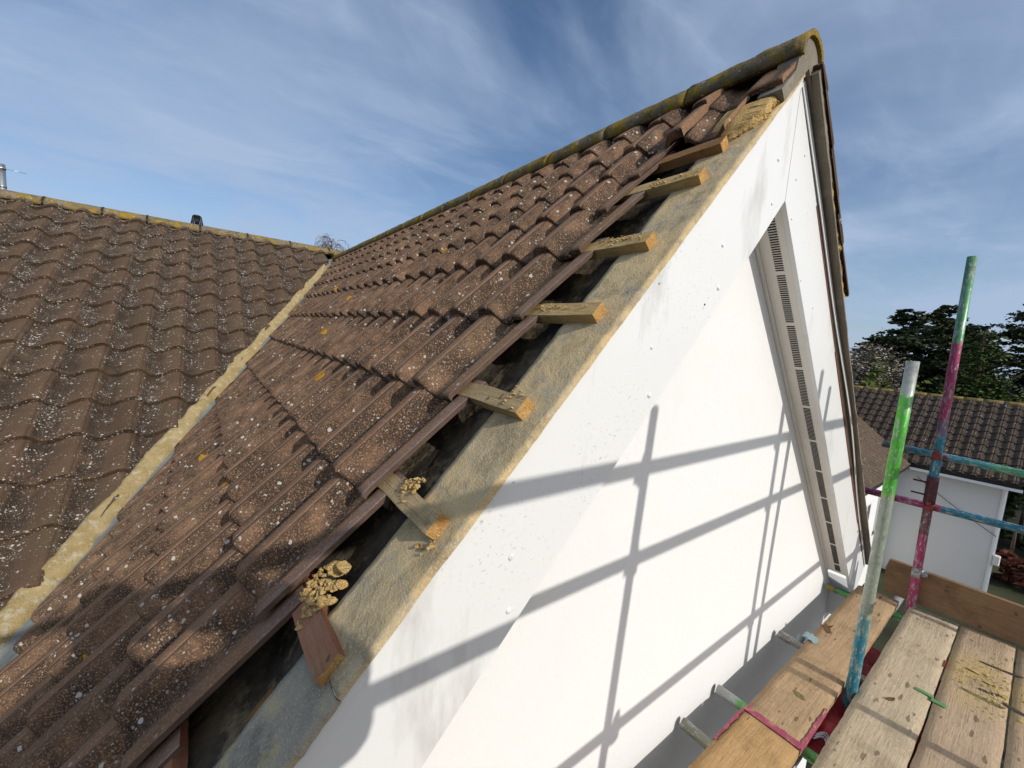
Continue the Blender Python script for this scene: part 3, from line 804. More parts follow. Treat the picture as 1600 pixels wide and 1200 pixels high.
# bargeboards with cover strips and screw caps
def barge(side, label):
    fr = fA if side < 0 else fAr
    umax = 3.62 if side < 0 else 3.56
    bm = bm_()
    def mitre(u, n): return u
    th = .018
    # board polygon in the gable plane
    x0 = 0
    poly = [(0, 0 - .001), (side * cA * umax, -sA * umax), (side * (cA * umax - sA * BW), -sA * umax - cA * BW) if side < 0 else (side * (cA * umax - sA * BW), -sA * umax - cA * BW), (0, BZ)]
    # cut the tail plumb-ish on the right (seen end)
    if side > 0: poly = [(0, 0), (2.431, -2.612), (2.430, -2.70), (2.163, -2.727), (2.163, BZ - 2.163 * tA + .004), (0, BZ)]; poly = [(0, 0), (2.425, -2.425 * tA), (2.20, BZ - 2.20 * tA), (0, BZ)]
    if side < 0: poly = poly[::-1]
    g = .0015 * (1 if side > 0 else 1)
    poly = [(x + (g * side if abs(x) < 1e-6 else 0), z) for x, z in poly]
    a = [bm.verts.new((x, 0, z)) for x, z in poly]; b = [bm.verts.new((x, th, z)) for x, z in poly]; n = len(poly)
    for i in range(n): bm.faces.new((a[i], b[i], b[(i + 1) % n], a[(i + 1) % n]))
    bm.faces.new(a); bm.faces.new(b[::-1])
    bmesh.ops.recalc_face_normals(bm, faces=bm.faces)
    o = obj('bargeboard', bm, M['upvc'], house, label=label)
    # cover strip along the top edge
    bm = bm_(); st = 70; prev = None
    for i in range(st + 1):
        u = .03 + (umax - .06) * i / st
        bow = 0
        lo = -.036
        if side > 0:
            bow = .020 * max(0, math.sin(math.pi * min(1, max(0, (u - .25) / 3.1)))) ** 1.4 + .004 * math.sin(u * 4.2)
            lo = -.030
        yy = -.004 - (bow * .9)
        row = [bm.verts.new(P(fr, u, yy, lo + bow * .35)), bm.verts.new(P(fr, u, yy, -.0015)), bm.verts.new(P(fr, u, yy + .003, -.0015)), bm.verts.new(P(fr, u, yy + .003, lo + bow * .35))]
        if prev:
            for q in range(4): bm.faces.new((prev[q], prev[(q + 1) % 4], row[(q + 1) % 4], row[q]))
        prev = row
    bmesh.ops.recalc_face_normals(bm, faces=bm.faces)
    obj('cover_strip', bm, M['upvc'], o)
    if side < 0:
        bm = bm_(); fbox(bm, *fr, .05, umax - .05, -.0012, .0, -.0385, -.0362); obj('seam', bm, M['seam'], o)  # dark strip painted in as the shadow line below the cover strip
    if side > 0:
        bm = bm_()
        for u0, u1, w in ((.5, 3.3, .006), (1.3, 2.9, .013)):
            fbox(bm, *fr, u0, u1, -.0035 if w > .01 else -.0025, .0, -.034 - w, -.030)
        obj('exposed_timber', bm, M['gap_brown'], o)
    return o
bl = barge(-1, 'near bargeboard, long white board running down to the bottom of the photo')
br = barge(1, 'far bargeboard, seen steeply with its cover strip bowing off')
def cap(o, x, z, r=.008, mat='upvc'):
    bm = bm_()
    g_ = bmesh.ops.create_icosphere(bm, subdivisions=2, radius=r)
    for v in g_['verts']: v.co = V(x + v.co.x, -.0005 + v.co.y * .5, z + v.co.z)
    obj('screw_cap', bm, M[mat], o, smooth=True)
for x, z in [(-1.198, -1.311), (-1.2, -1.351), (-1.192, -1.534), (-1.187, -1.667), (-.746, -.833), (-.739, -.853), (-.741, -1.035), (-.728, -1.172), (-.42, -.693), (-.414, -.827), (-.485, -.888), (-.105, -.335), (-.108, -.487), (-1.6, -1.75), (-1.62, -1.98)]:
    cap(bl, x, z, random.uniform(.006, .0085) if (x, z) != (-.485, -.888) else .0035, 'upvc' if (x, z) != (-.485, -.888) else 'dark_slot')
for x, z in [(.071, -.353), (.081, -.497), (.12, -.25), (.263, -.706), (.45, -.80), (.70, -1.20), (1.05, -1.40), (1.209, -1.694), (1.629, -2.129), (1.7, -1.98)]:
    cap(br, x, z, .0055)
# soffits (under the bargeboards) with vent strip
def soffit(side):
    fr = fA if side < 0 else fAr
    n0 = -BW; ue = (2.20 / cA) if side > 0 else 3.6
    u_s = BW * tA * 0 + .0
    off = BW * sA / cA                          # u where the lower edges meet at the centre line
    bm = bm_()
    us = -off if False else off * 0
    # plane n = -BW: at the centre line x=0 -> u = BW*sA/cA (measured down the slope from the mitre)
    u0 = -(-BW) * sA / cA
    fbox(bm, *fr, u0 + .004, ue, .0185, SY - .0005, n0 + .001, n0 + .010)
    o = obj('soffit', bm, M['soffit'], house)
    bm = bm_()
    # quadrant bead on the wall side and the vent slots, standing just proud of the board
    fbox(bm, *fr, u0 + .02, ue, SY - .016, SY - .001, n0 - .010, n0 + .001)
    obj('bead', bm, M['soffit'], o)
    bm = bm_(); u = u0 + .05; c = 0
    while u < ue - .04:
        if c % 24 == 23: u += .016; c += 1; continue
        fbox(bm, *fr, u, u + .0048, .046, .078, n0 - .0012, n0 + .002); u += .0112; c += 1
    obj('vent_grille', bm, M['dark_slot'], o)
soffit(1); soffit(-1)
# eaves box at the foot of the right verge, fascia and gutter along the eaves
for sx in (1, -1):
    bm = bm_(); x0_, x1_ = sorted((sx * 2.16, sx * 2.425)); box(bm, x0_, x1_, .020, 5.0 if sx > 0 else 2.6, -3.0, -2.985 + .20, bev=.003)
    obj('eaves_box', bm, M['upvc'], house)
for sx in (1, -1):
    bm = bm_(); prev = None
    for yy in (.1, 4.8 if sx > 0 else 2.6):
        row = [bm.verts.new((sx * (2.44 + .06 * math.cos(a)), yy, -2.66 + .055 * math.sin(a))) for a in [math.pi * (1 + q / 8) for q in range(9)]]
        if prev:
            for q in range(8): bm.faces.new((prev[q], prev[q + 1], row[q + 1], row[q]))
        prev = row
    obj('gutter', bm, M['upvc'], house)
# roof vent cowl and steel flue rising behind the rear ridge
bm = bm_(); c0 = V(-1.83, 7.23, .10)
cyl(bm, c0, c0 + V(0, 0, .2), .055, .055, 14)
for q in range(14):
    a = q / 14 * 2 * math.pi; p0 = c0 + V(math.cos(a) * .075, math.sin(a) * .075, .19); p1 = c0 + V(math.cos(a) * .05, math.sin(a) * .05, .335)
    cyl(bm, p0, p1, .008, .006, 5)
cyl(bm, c0 + V(0, 0, .33), c0 + V(0, 0, .35), .056, .04, 14); cyl(bm, c0 + V(0, 0, .19), c0 + V(0, 0, .21), .085, .082, 14); cyl(bm, c0 + V(0, 0, .21), c0 + V(0, 0, .32), .03, .03, 10)
obj('vent_cowl', bm, M['black_plastic'], house)
bm = bm_(); f0 = V(-4.345, 9.86, -.6)
cyl(bm, f0, f0 + V(0, 0, 1.76), .045, .045, 16); cyl(bm, f0 + V(0, 0, 1.68), f0 + V(0, 0, 1.71), .052, .052, 16); cyl(bm, f0 + V(0, 0, 1.40), f0 + V(0, 0, 1.425), .049, .049, 16)
cyl(bm, f0 + V(0, 0, 1.70), f0 + V(.26, 0, 1.69), .004, .004, 5)
obj('flue_pipe', bm, M['steel_flue'], house)

# ------------------------------------------------------------ scaffold
ZP = -2.662
sc_ = empty('scaffold', (0, -.7, GZ), 'tubular scaffold in green, pink and teal paint standing in front of the white gable', 'scaffold')
RT = .02415
def stube(name, a, b, mat, label=None, flip=False):
    """tube with its own local z along it so that paint bands follow it"""
    a = Vector(a); b = Vector(b); L = (b - a).length
    bm = bm_(); tube(bm, (0, 0, 0), (0, 0, L), RT, 24)
    me = bpy.data.meshes.new(name); bm.to_mesh(me); bm.free(); me.materials.append(mat)
    o = bpy.data.objects.new(name, me); COL.objects.link(o); o.parent = sc_
    o.location = a - Vector(sc_.location); o.rotation_euler = (b - a).to_track_quat('Z', 'Y').to_euler()
    if label: o['label'] = label
    return o
Ga = m_tube('galvanised_tube', [(0, GAL)])
def ext(p, q, z):      # extend line p->q to height z
    p = Vector(p); q = Vector(q); return p + (q - p) * ((z - p.z) / (q.z - p.z))
bt = V(.905, -.289, -1.006); bb = ext(bt, V(.847, -.289, -2.666), -3.4)
LBt = (bt - bb).length
stube('standard', bb, bt, m_tube('green_standard_paint', [(0, TEAL), (1.02, (.10, .24, .25)), (1.12, (.30, .35, .27)), (1.72, (.22, .42, .10)), (1.75, GRN), (2.24, (.33, .36, .34))]), 'short inner standard, bright green with a teal foot')
at_ = V(2.13, -.291, -.311); ab = ext(at_, V(2.13, -.314, -2.61), -4.2)
stube('standard', ab, at_, m_tube('pink_standard_paint', [(0, PNK), (2.05, PLM), (2.36, TEAL), (2.73, (.20, .12, .20)), (2.83, PNK), (3.34, DGR)]), 'tall inner standard, green, pink and teal')
oy = -1.30
stube('standard', (-.495, oy, -3.5), (-.306, oy, -.40), Ga, 'outer standard nearest the photographer'); stube('standard', (.80, oy, GZ), (.87, oy, -.325), Ga)
stube('standard', (2.22, oy, GZ), (2.22, oy, -.46), Ga); stube('standard', (-2.45, oy, GZ), (-2.45, oy, -.46), Ga)
stube('standard', (-2.45, -.28, GZ), (-2.45, -.28, -2.75), Ga)
for nm, z0, z1 in (('guard_rail', -.643, -.643), ('guard_rail', -.986, -.986), ('guard_rail', -1.658, -1.672)):
    stube(nm, (-3.4, oy + .05, z0), (3.0, oy + .05, z1), Ga)
stube('ledger', (-3.4, -.22, -2.771), (2.6, -.22, -2.771), Ga); stube('ledger', (-3.4, oy + .05, -2.771), (2.6, oy + .05, -2.771), Ga)
stube('end_rail', (2.18, -.02, -1.595), (2.18, -1.75, -1.665), m_tube('blue_end_rail_paint', [(0, (.16, .18, .19)), (.13, (.03, .19, .25)), (.42, (.05, .24, .24)), (.52, (.075, .30, .16))]), 'upper end rail, teal turning green')
stube('end_rail', (2.18, .04, -1.965), (2.18, -1.75, -1.945), m_tube('pink_end_rail_paint', [(0, (.30, .03, .12)), (.33, (.30, .03, .12)), (.41, (.02, .15, .22))]), 'lower end rail, pink turning blue')
for i, (x, ye, zt_, mt) in enumerate(((-.015, .116, -2.723, m_tube('olive_tube', [(0, (.22, .22, .16))])), (.315, .118, -2.723, m_tube('green_end_tube', [(0, GAL), (.085, (.09, .34, .06))])), (1.065, .110, -2.723, m_tube('grey_tube', [(0, (.20, .20, .18))])), (1.99, .115, -2.716, m_tube('yellow_tip_tube', [(0, (.35, .26, .03)), (.035, (.10, .14, .08)), (.07, (.05, .27, .06))])), (-1.4, .07, -2.723, Ga), (-2.4, .07, -2.723, Ga))):
    stube('transom', (x, ye, zt_), (x + .01, -1.42, zt_), mt)
def coupler(p, ax, bx, mat='brass'):
    """swivel/double coupler: two ring collars back to back with bolts and flaps"""
    bm = bm_(); p = Vector(p); ax = Vector(ax).normalized(); bx = Vector(bx).normalized(); m = ax.cross(bx).normalized()
    for d, s in ((ax, -1), (bx, 1)):
        c = p + m * s * .026
        tube(bm, c - d * .022, c + d * .022, .031, 14, .006)
        o = d.cross(m).normalized()
        box_c = c + o * .036
        cyl(bm, box_c - m * .026, box_c + m * .036, .0065, .0065, 8)
        cyl(bm, box_c + m * .030, box_c + m * .040, .013, .013, 6, smooth=False)
        q = bmesh.ops.create_cube(bm, size=1)
        R3 = Matrix((o, d, m)).transposed()
        for v in q['verts']: v.co = box_c + R3 @ Vector((v.co.x * .026, v.co.y * .036, v.co.z * .016))
    obj('coupler', bm, M[mat], sc_)
coupler((2.155, -.304, -1.607), (0, 0, 1), (0, 1, 0), 'coupler_red'); coupler((2.155, -.308, -1.958), (0, 0, 1), (0, 1, 0), 'coupler_red')
coupler((2.142, -.313, -2.425), (0, 0, 1), (0, 1, 0), 'brass')
for x in (-.335, .86, 2.22):
    for z in (-.643, -.986, -1.666): coupler((x, oy + .025, z), (0, 0, 1), (1, 0, 0))
coupler((2.20, oy, -1.645), (0, 0, 1), (0, 1, 0)); coupler((2.20, oy, -1.953), (0, 0, 1), (0, 1, 0))
coupler((1.065, -.22, -2.747), (0, 1, 0), (1, 0, 0)); coupler((.315, -.22, -2.747), (0, 1, 0), (1, 0, 0))
# sleeve and bolts on the pink standard just above the lower rail
bm = bm_(); tube(bm, (2.13, -.307, -1.93), (2.13, -.305, -1.745), .030, 18, .005)
for z in (-1.79, -1.875): cyl(bm, (2.115, -.28, z), (2.115, -.215, z), .006, .006, 8)
obj('sleeve_coupler', bm, m_plain('plum_sleeve', (.12, .045, .055), .5, .3, .4, 50), sc_)
# board retaining clip on the inner boards
bm = bm_()
for q in range(8):
    a0, a1 = q / 8 * 1.5, (q + 1) / 8 * 1.5
    f0_, f1_ = [(-.075 + .075 * math.sin(a) / math.sin(1.5), -2.6605 + .012 * math.sin(a * 2) - .03 * max(0, a - 1.1)) for a in (a0, a1)]
    w0, w1 = .030 + .008 * (q % 2), .030 + .008 * ((q + 1) % 2)
    hexa(bm, [(1.09 - w0, f0_[0], f0_[1] - .004), (1.09 + w0, f0_[0], f0_[1] - .004), (1.09 + w1, f1_[0], f1_[1] - .004), (1.09 - w1, f1_[0], f1_[1] - .004), (1.09 - w0, f0_[0], f0_[1]), (1.09 + w0, f0_[0], f0_[1]), (1.09 + w1, f1_[0], f1_[1]), (1.09 - w1, f1_[0], f1_[1])])
cyl(bm, (1.09, .004, -2.68), (1.09, .012, -2.735), .02, .012, 8)
obj('board_clip', bm, M['coupler_blue'], sc_)

# ---- boards: each one can be lifted off
def board(name, x0, x1, y0, y1, mat, label, ends=(0, 0), tilt=0., ztop=ZP, seed=0, band='pink', paint=None, group='boards of the scaffold platform'):
    bm = bm_(); nx = max(8, int((x1 - x0) / .04)); T = .036; ny = 6; rows = []
    for i in range(nx + 1):
        x = x0 + (x1 - x0) * i / nx
        e0 = noise.noise(Vector((x * 6, seed, 0))) * .0035 + noise.noise(Vector((x * 24, seed, 3))) * .0018
        e1 = noise.noise(Vector((x * 6, seed, 9))) * .0035 + noise.noise(Vector((x * 24, seed, 5))) * .0018
        row = []
        for j in range(ny + 1):
            y = y0 + e0 + (y1 + e1 - y0 - e0) * j / ny
            z = ztop + .0012 * noise.noise(Vector((x * 5, y * 12, seed))) + tilt * (x - x0)
            if j in (0, ny): z -= .003
            if i in (0, nx): z -= .002
            row.append((x, y, z))
        rows.append(row)
    tv = [[bm.verts.new(p) for p in r] for r in rows]; bv = [[bm.verts.new((r[j][0], r[j][1], r[j][2] - T)) for j in (0, ny)] for r in rows]
    for i in range(nx):
        for j in range(ny):
            f = bm.faces.new((tv[i][j], tv[i + 1][j], tv[i + 1][j + 1], tv[i][j + 1])); f.smooth = True
        bm.faces.new((bv[i][0], bv[i + 1][0], tv[i + 1][0], tv[i][0])); bm.faces.new((tv[i][ny], tv[i + 1][ny], bv[i + 1][1], bv[i][1]))
        bm.faces.new((bv[i][1], bv[i + 1][1], bv[i + 1][0], bv[i][0]))
    bm.faces.new([bv[0][0]] + tv[0] + [bv[0][1]]); bm.faces.new([bv[nx][1]] + tv[nx][::-1] + [bv[nx][0]])
    bmesh.ops.recalc_face_normals(bm, faces=bm.faces)
    o = empty(name, ((x0 + x1) / 2, (y0 + y1) / 2, ztop - T), label, 'scaffold board', group)
    obj('plank', bm, mat, o)
    for k, (xe_, sgn) in enumerate(((x0, 1), (x1, -1))):
        if not ends[k]: continue
        bm = bm_(); W = ends[k]
        xa, xb = sorted((xe_ - .0015 * sgn, xe_ + W * sgn)); m_ = M['pink_paint'] if band == 'pink' else M['band']
        # ragged painted edge, a thin skin
        n = 16; z1 = ztop + .0012
        pts0, pts1 = [], []
        for q in range(n + 1):
            y = y0 - .001 + (y1 - y0 + .002) * q / n; jag = noise.noise(Vector((q * .9, seed, 4))) * .010
            pts0.append(bm.verts.new((xe_ - .001 * sgn, y, z1))); pts1.append(bm.verts.new((xe_ + (W + jag) * sgn, y, z1)))
        for q in range(n): bm.faces.new((pts0[q], pts0[q + 1], pts1[q + 1], pts1[q]))
        lo = [bm.verts.new((v.co.x, v.co.y, ztop - T)) for v in pts0]
        for q in range(n): bm.faces.new((pts0[q + 1], pts0[q], lo[q], lo[q + 1]))
        bmesh.ops.recalc_face_normals(bm, faces=bm.faces)
        obj('end_band', bm, m_, o)
    if paint:
        bm = bm_()
        for (xa, xb, yy, w0) in paint:      # paint run along an edge: top lip and side
            n = 30; A0, A1, A2 = [], [], []
            for q in range(n + 1):
                x = xa + (xb - xa) * q / n; jag = w0 * (.4 + .8 * abs(noise.noise(Vector((x * 22, seed, 7))))) * (1 - q / n * .5)
                s = 1 if yy < (y0 + y1) / 2 else -1
                A0.append(bm.verts.new((x, yy - .004 * s, ztop - .030))); A1.append(bm.verts.new((x, yy - .004 * s, ztop + .0008))); A2.append(bm.verts.new((x, yy + jag * s, ztop + .0016)))
            for q in range(n): bm.faces.new((A0[q], A0[q + 1], A1[q + 1], A1[q])); bm.faces.new((A1[q], A1[q + 1], A2[q + 1], A2[q]))
        bmesh.ops.recalc_face_normals(bm, faces=bm.faces)
        obj('paint_edge', bm, M['pink_paint'], o)
    return o
board('scaffold_board', .238, 2.125, -.257, -.034, M['board_warm'], 'warm brown scaffold board nearest the wall, pink painted at its near end', (.035, 0), 0, ZP, 1, paint=[(.24, .58, -.257, .012)])
board('scaffold_board', -2.5, .231, -.259, -.030, M['board_orange'], 'orange brown scaffold board at the bottom edge of the photo, pink along its wall side', (0, .0), 0, ZP, 2, paint=[(.229, -.03, -.030, .02)])
board('scaffold_board', -1.6, 2.13, -.541, -.312, M['board_pale'], 'pale grey weathered board, second from the wall', (0, .012), 0, ZP, 3, band='x')
board('scaffold_board', -1.6, 2.165, -.773, -.549, M['board_pink'], 'pinkish board strewn with yellow sand, third from the wall', (0, .0), 0, ZP, 4)
board('scaffold_board', -1.6, 2.165, -1.005, -.781, M['board_pink'], 'board at the right edge of the photo with dark splinters on it', (0, .0), 0, ZP, 5)
board('scaffold_board', -1.6, 2.165, -1.235, -1.012, M['board_warm'], 'outermost scaffold board beside the guard rails', (0, .0), 0, ZP, 6)
board('scaffold_board', -2.6, -1.61, -.541, -.312, M['board_pale'], 'short grey board under the photographer', (0, 0), 0, ZP, 7); board('scaffold_board', -2.6, -1.61, -1.235, -.546, M['board_warm'], 'wide brown board the photographer stands on', (0, 0), 0, ZP, 8)
bm = bm_(); X0, X1 = 2.175, 2.211
pts = [(-.158, -2.655), (-1.28, -2.655), (-1.28, -2.424), (-.165, -2.414), (-.152, -2.48)]
a = [bm.verts.new((X0, y, z)) for y, z in pts]; b = [bm.verts.new((X1, y, z)) for y, z in pts]
for i in range(5): bm.faces.new((a[i], a[(i + 1) % 5], b[(i + 1) % 5], b[i]))
bm.faces.new(a[::-1]); bm.faces.new(b); bmesh.ops.recalc_face_normals(bm, faces=bm.faces)
tag(obj('toe_board', bm, M['board_toe'], None, origin=(2.2, -.7, -2.655)), 'brown toe board on edge across the end of the platform', 'toe board')
bm = bm_(); box(bm, -2.6, 1.125, -1.275, -1.240, -2.655, -2.435, bev=.003)
tag(obj('toe_board', bm, M['board_toe'], None, origin=(-.6, -1.26, -2.655)), 'toe board along the open outer side of the platform', 'toe board')

# red tarpaulin and strap below the boards
bm = bm_(); nu, nv_ = 70, 22; g = []
for i in range(nu + 1):
    row = []
    for j in range(nv_ + 1):
        x = .36 + 1.15 * i / nu; y = -.20 - .36 * j / nv_
        f_ = .030 * noise.noise(Vector((x * 7, y * 7, 1))) + .018 * abs(noise.noise(Vector((x * 18, y * 14, 4)))) + .05 * math.exp(-((x - .55) / .13) ** 2 - ((y + .285) / .07) ** 2)
        row.append(bm.verts.new((x + .02 * noise.noise(Vector((x * 9, y * 9, 7))), y, -2.765 + f_)))
    g.append(row)
for i in range(nu):
    for j in range(nv_):
        f = bm.faces.new((g[i][j], g[i + 1][j], g[i + 1][j + 1], g[i][j + 1])); f.smooth = True
tag(obj('red_sheet', bm, M['red'], None, origin=(1, -.38, -2.8)), 'crumpled red plastic sheet under the gap between the boards', 'sheet')
for kk, (dx, lb) in enumerate(((0, 'grey cable looping against the red sheet, nearest the photographer'), (.018, 'middle one of the three grey cables beside the red sheet'), (.034, 'grey cable beside the red sheet, farthest from the photographer'))):
    bm = bm_(); prevp = None
    for i in range(13):
        t = i / 12; p = V(.40 + dx + .05 * math.sin(t * 3), -.262 - .055 * t, -2.705 + .012 * math.sin(t * 3.1) - .03 * t)
        if prevp is not None: cyl(bm, prevp, p, .0045, .0045, 6, cap=False)
        prevp = p
    tag(obj('cable', bm, M['band'], None, origin=(.45 + dx, -.28, -2.74)), lb, 'cable', 'cables beside the red sheet')

# small things on the boards
bm = bm_(); 
def leafy(bm, c, L, w, ang, curl=.01, h=.002, n=10):
    d = V(math.cos(ang), math.sin(ang), 0); s = V(-d.y, d.x, 0); c = Vector(c); up, lo = [], []
    for i in range(n + 1):
        t = i / n * 2 - 1; ww = w * (1 - abs(t) ** 2.2) + .0005
        z = h + curl * t * t
        up.append((bm.verts.new(c + d * t * L + s * ww + V(0, 0, z)), bm.verts.new(c + d * t * L - s * ww + V(0, 0, z + .001))))
        lo.append((bm.verts.new(c + d * t * L + s * ww + V(0, 0, z - .0022)), bm.verts.new(c + d * t * L - s * ww + V(0, 0, z - .0015))))
    for i in range(n):
        bm.faces.new((up[i][0], up[i][1], up[i + 1][1], up[i + 1][0])); bm.faces.new((lo[i][1], lo[i][0], lo[i + 1][0], lo[i + 1][1]))
        bm.faces.new((up[i][0], up[i + 1][0], lo[i + 1][0], lo[i][0])); bm.faces.new((up[i + 1][1], up[i][1], lo[i][1], lo[i + 1][1]))
M['dry_leaf'] = m_plain('dry_leaf', (.16, .085, .035), .8, 0, .4, 60); M['splinter'] = m_plain('splinter', (.07, .055, .045), .85, 0, .3, 60)
M['olive_leaf'] = m_plain('olive_leaf', (.20, .17, .06), .8, 0, .4, 60)
M['sand_chip'] = m_mortar('sandy_chip', (.50, .38, .16), (.43, .31, .12), (.55, .44, .22), 3, .6)
bm = bm_(); leafy(bm, (1.277, -.072, ZP), .05, .016, .5, .012)
leafy(bm, (1.30, -.055, ZP), .04, .010, 2.2, .018)
tag(obj('leaf', bm, M['dry_leaf'], None, origin=(1.277, -.07, ZP)), 'curled brown leaf on the inner board near its wall edge', 'leaf')
bm = bm_(); leafy(bm, (.553, -.154, ZP), .028, .016, 1.2, .002)
tag(obj('leaf', bm, M['olive_leaf'], None, origin=(.553, -.154, ZP)), 'small olive leaf flat on the warm brown inner board', 'leaf')
for c, L, w, a, mt, lb in (((1.76, -.735, ZP), .085, .009, 1.75, 'splinter', 'long dark splinter across the gap near the toe board'), ((1.40, -.80, ZP), .05, .012, 1.3, 'splinter', 'dark splinter at the right edge of the photo'), ((1.36, -.69, ZP), .075, .012, 1.55, 'olive_leaf', 'long olive brown leaf at the near edge of the sand patch'), ((1.45, -.71, ZP), .04, .010, 1.9, 'splinter', 'short dark twig lying in the sand patch'), ((.93, -.42, ZP), .026, .009, 2.6, 'dry_leaf', 'tiny dark leaf on the pale grey board')):
    bm = bm_(); leafy(bm, c, L, w, a, .006); tag(obj('splinter' if mt == 'splinter' else 'leaf', bm, M[mt], None, origin=c), lb, 'splinter' if mt == 'splinter' else 'leaf')
bm = bm_(); box(bm, 1.100, 1.128, -.592, -.538, ZP + .001, ZP + .006, bev=.002); box(bm, 1.128, 1.152, -.545, -.480, ZP + .001, ZP + .006, bev=.002); box(bm, 1.118, 1.136, -.5442, -.5388, ZP - .03, ZP + .004)
tag(obj('plastic_clip', bm, M['green_clip'], None, origin=(1.12, -.54, ZP)), 'green plastic clip bridging the gap between two boards', 'clip')
bm = bm_(); box(bm, 1.50, 1.585, -.5425, -.540, ZP - .04, ZP + .002)
tag(obj('strap', bm, M['red_strap'], None, origin=(1.54, -.541, ZP - .04)), 'red strap showing in the gap between the pale and pinkish boards', 'strap')
bm = bm_()
for q in range(420):
    x = random.gauss(1.52, .16); y = random.gauss(-.70, .065)
    if not (1.15 < x < 2.15 and -.90 < y < -.56) or -.782 < y < -.772: continue
    rr = abs(random.gauss(0, .0035)) + .0012; chunk(bm, (x, y, ZP + rr * .4), rr, .6, sub=1)
tag(obj('sand', bm, M['sand_chip'], None, origin=(1.5, -.7, ZP)), 'yellow mortar dust and grit spilt over the third board', 'sand', None, 'stuff')
for i, (x, y, r_, a, lb) in enumerate(((1.60, -.645, .030, .5, 'flat yellow mortar chip, farthest of those in the sand patch'), (1.55, -.70, .024, 1.4, 'yellow mortar chip in the middle of the sand patch'), (1.42, -.62, .026, 2.0, 'yellow mortar chip beside the pale board in the sand patch'), (1.47, -.76, .020, .2, 'yellow mortar chip by the gap at the right of the sand patch'), (1.33, -.81, .024, 2.6, 'yellow mortar chip past the gap near the right edge'))):
    bm = bm_(); chunk(bm, (x, y, ZP + .004), r_, .28, sub=2, seed=i + 50); tag(obj('mortar_chip', bm, M['sand_chip'], None, origin=(x, y, ZP)), lb, 'mortar chip', 'mortar chips on the boards')
# ------------------------------------------------------------ the photographer standing on the boards (outside the frame, casts the shadow)
def skin_body(name, joints, edges, mat, parent=None, sub=2):
    me = bpy.data.meshes.new(name)
    me.from_pydata([j[0] for j in joints], edges, [])
    o = bpy.data.objects.new(name, me); COL.objects.link(o)
    md = o.modifiers.new('skin', 'SKIN'); md.use_smooth_shade = True
    for i, j in enumerate(joints):
        r = j[1]; rr = (r, r) if not isinstance(r, tuple) else r
        me.skin_vertices[0].data[i].radius = rr
    me.skin_vertices[0].data[0].use_root = True
    ss = o.modifiers.new('sub', 'SUBSURF'); ss.levels = sub; ss.render_levels = sub
    dg = bpy.context.evaluated_depsgraph_get(); m2 = bpy.data.meshes.new_from_object(o.evaluated_get(dg))
    o.modifiers.clear(); o.data = m2; m2.name = name
    m2.materials.clear(); m2.materials.append(mat)
    for p in m2.polygons: p.use_smooth = True
    if parent:
        o.parent = parent; o.location = -wpos(parent)
    return o
M['skin'] = m_plain('skin', (.42, .25, .18), .55, 0, .1); M['jacket'] = m_plain('navy_jacket', (.03, .035, .05), .85, 0, .3, 30, .4)
M['trousers'] = m_plain('work_trousers', (.05, .05, .05), .9, 0, .3, 30, .4); M['boot'] = m_plain('boot', (.09, .05, .025), .6); M['hair'] = m_plain('hair', (.04, .025, .015), .8, 0, .3, 80, .5)
pr = empty('person', (-1.75, -1.19, ZP), 'person in dark jacket and work trousers holding up a phone with both hands', 'person')
S0 = V(-1.71, -1.14, .03)
def pj(x, y, z): return tuple(S0 + V(x, y, z))
J = [(pj(.02, -.04, -1.66), (.24, .13)), (pj(.03, -.02, -1.42), (.25, .13)), (pj(.02, .01, -1.19), (.26, .13)), (pj(-.02, .03, -1.03), (.11, .09)), (pj(-.04, .03, -.95), .058), (pj(-.05, .035, -.88), .065), (pj(-.055, .04, -.80), (.084, .098)), (pj(-.055, .04, -.74), (.082, .094)), (pj(-.055, .035, -.70), .060),
     # arms
     (pj(.285, .04, -1.125), .092), (pj(.20, .27, -.985), .056), (pj(.12, .34, -1.02), .046), (pj(.09, .385, -1.05), .040), (pj(.065, .415, -1.06), .028),
     (pj(-.25, .04, -1.12), .080), (pj(-.32, .20, -1.24), .054), (pj(-.26, .28, -1.21), .046), (pj(-.17, .355, -1.15), .040), (pj(-.080, .395, -1.08), .027),
     # legs
     (pj(.09, -.04, -1.78), (.11, .11)), (pj(.12, -.02, -2.14), .07), (pj(.12, -.05, -2.53), .05), (pj(.12, -.05, -2.63), .052), (pj(.13, .07, -2.657), .038),
     (pj(-.13, -.06, -1.78), (.11, .11)), (pj(-.18, -.05, -2.14), .07), (pj(-.19, -.09, -2.53), .05), (pj(-.19, -.09, -2.63), .052), (pj(-.22, .03, -2.657), .038)]
ED = [(0, 1), (1, 2), (2, 3), (3, 4), (4, 5), (5, 6), (6, 7), (7, 8), (3, 9), (9, 10), (10, 11), (11, 12), (12, 13), (3, 14), (14, 15), (15, 16), (16, 17), (17, 18), (0, 19), (19, 20), (20, 21), (21, 22), (22, 23), (0, 24), (24, 25), (25, 26), (26, 27), (27, 28)]
skin_body('body', J, ED, M['skin'], pr)
def part_body(name, idx, grow, mat, extra=None):
    mp = {a: i for i, a in enumerate(idx)}
    jj = []
    for a in idx:
        r = J[a][1]; r = (r, r) if not isinstance(r, tuple) else r
        jj.append((J[a][0], (r[0] + grow, r[1] + grow)))
    ee = [(mp[a], mp[b]) for a, b in ED if a in mp and b in mp]
    return skin_body(name, jj, ee, mat, pr)
part_body('jacket', [1, 0, 2, 3, 9, 10, 11, 12, 14, 15, 16, 17], .014, M['jacket'])
part_body('trousers', [0, 19, 20, 21, 24, 25, 26], .014, M['trousers'])
for s_ in ((22, 23), (27, 28)):
    part_body('boot', list(s_), .012, M['boot'])
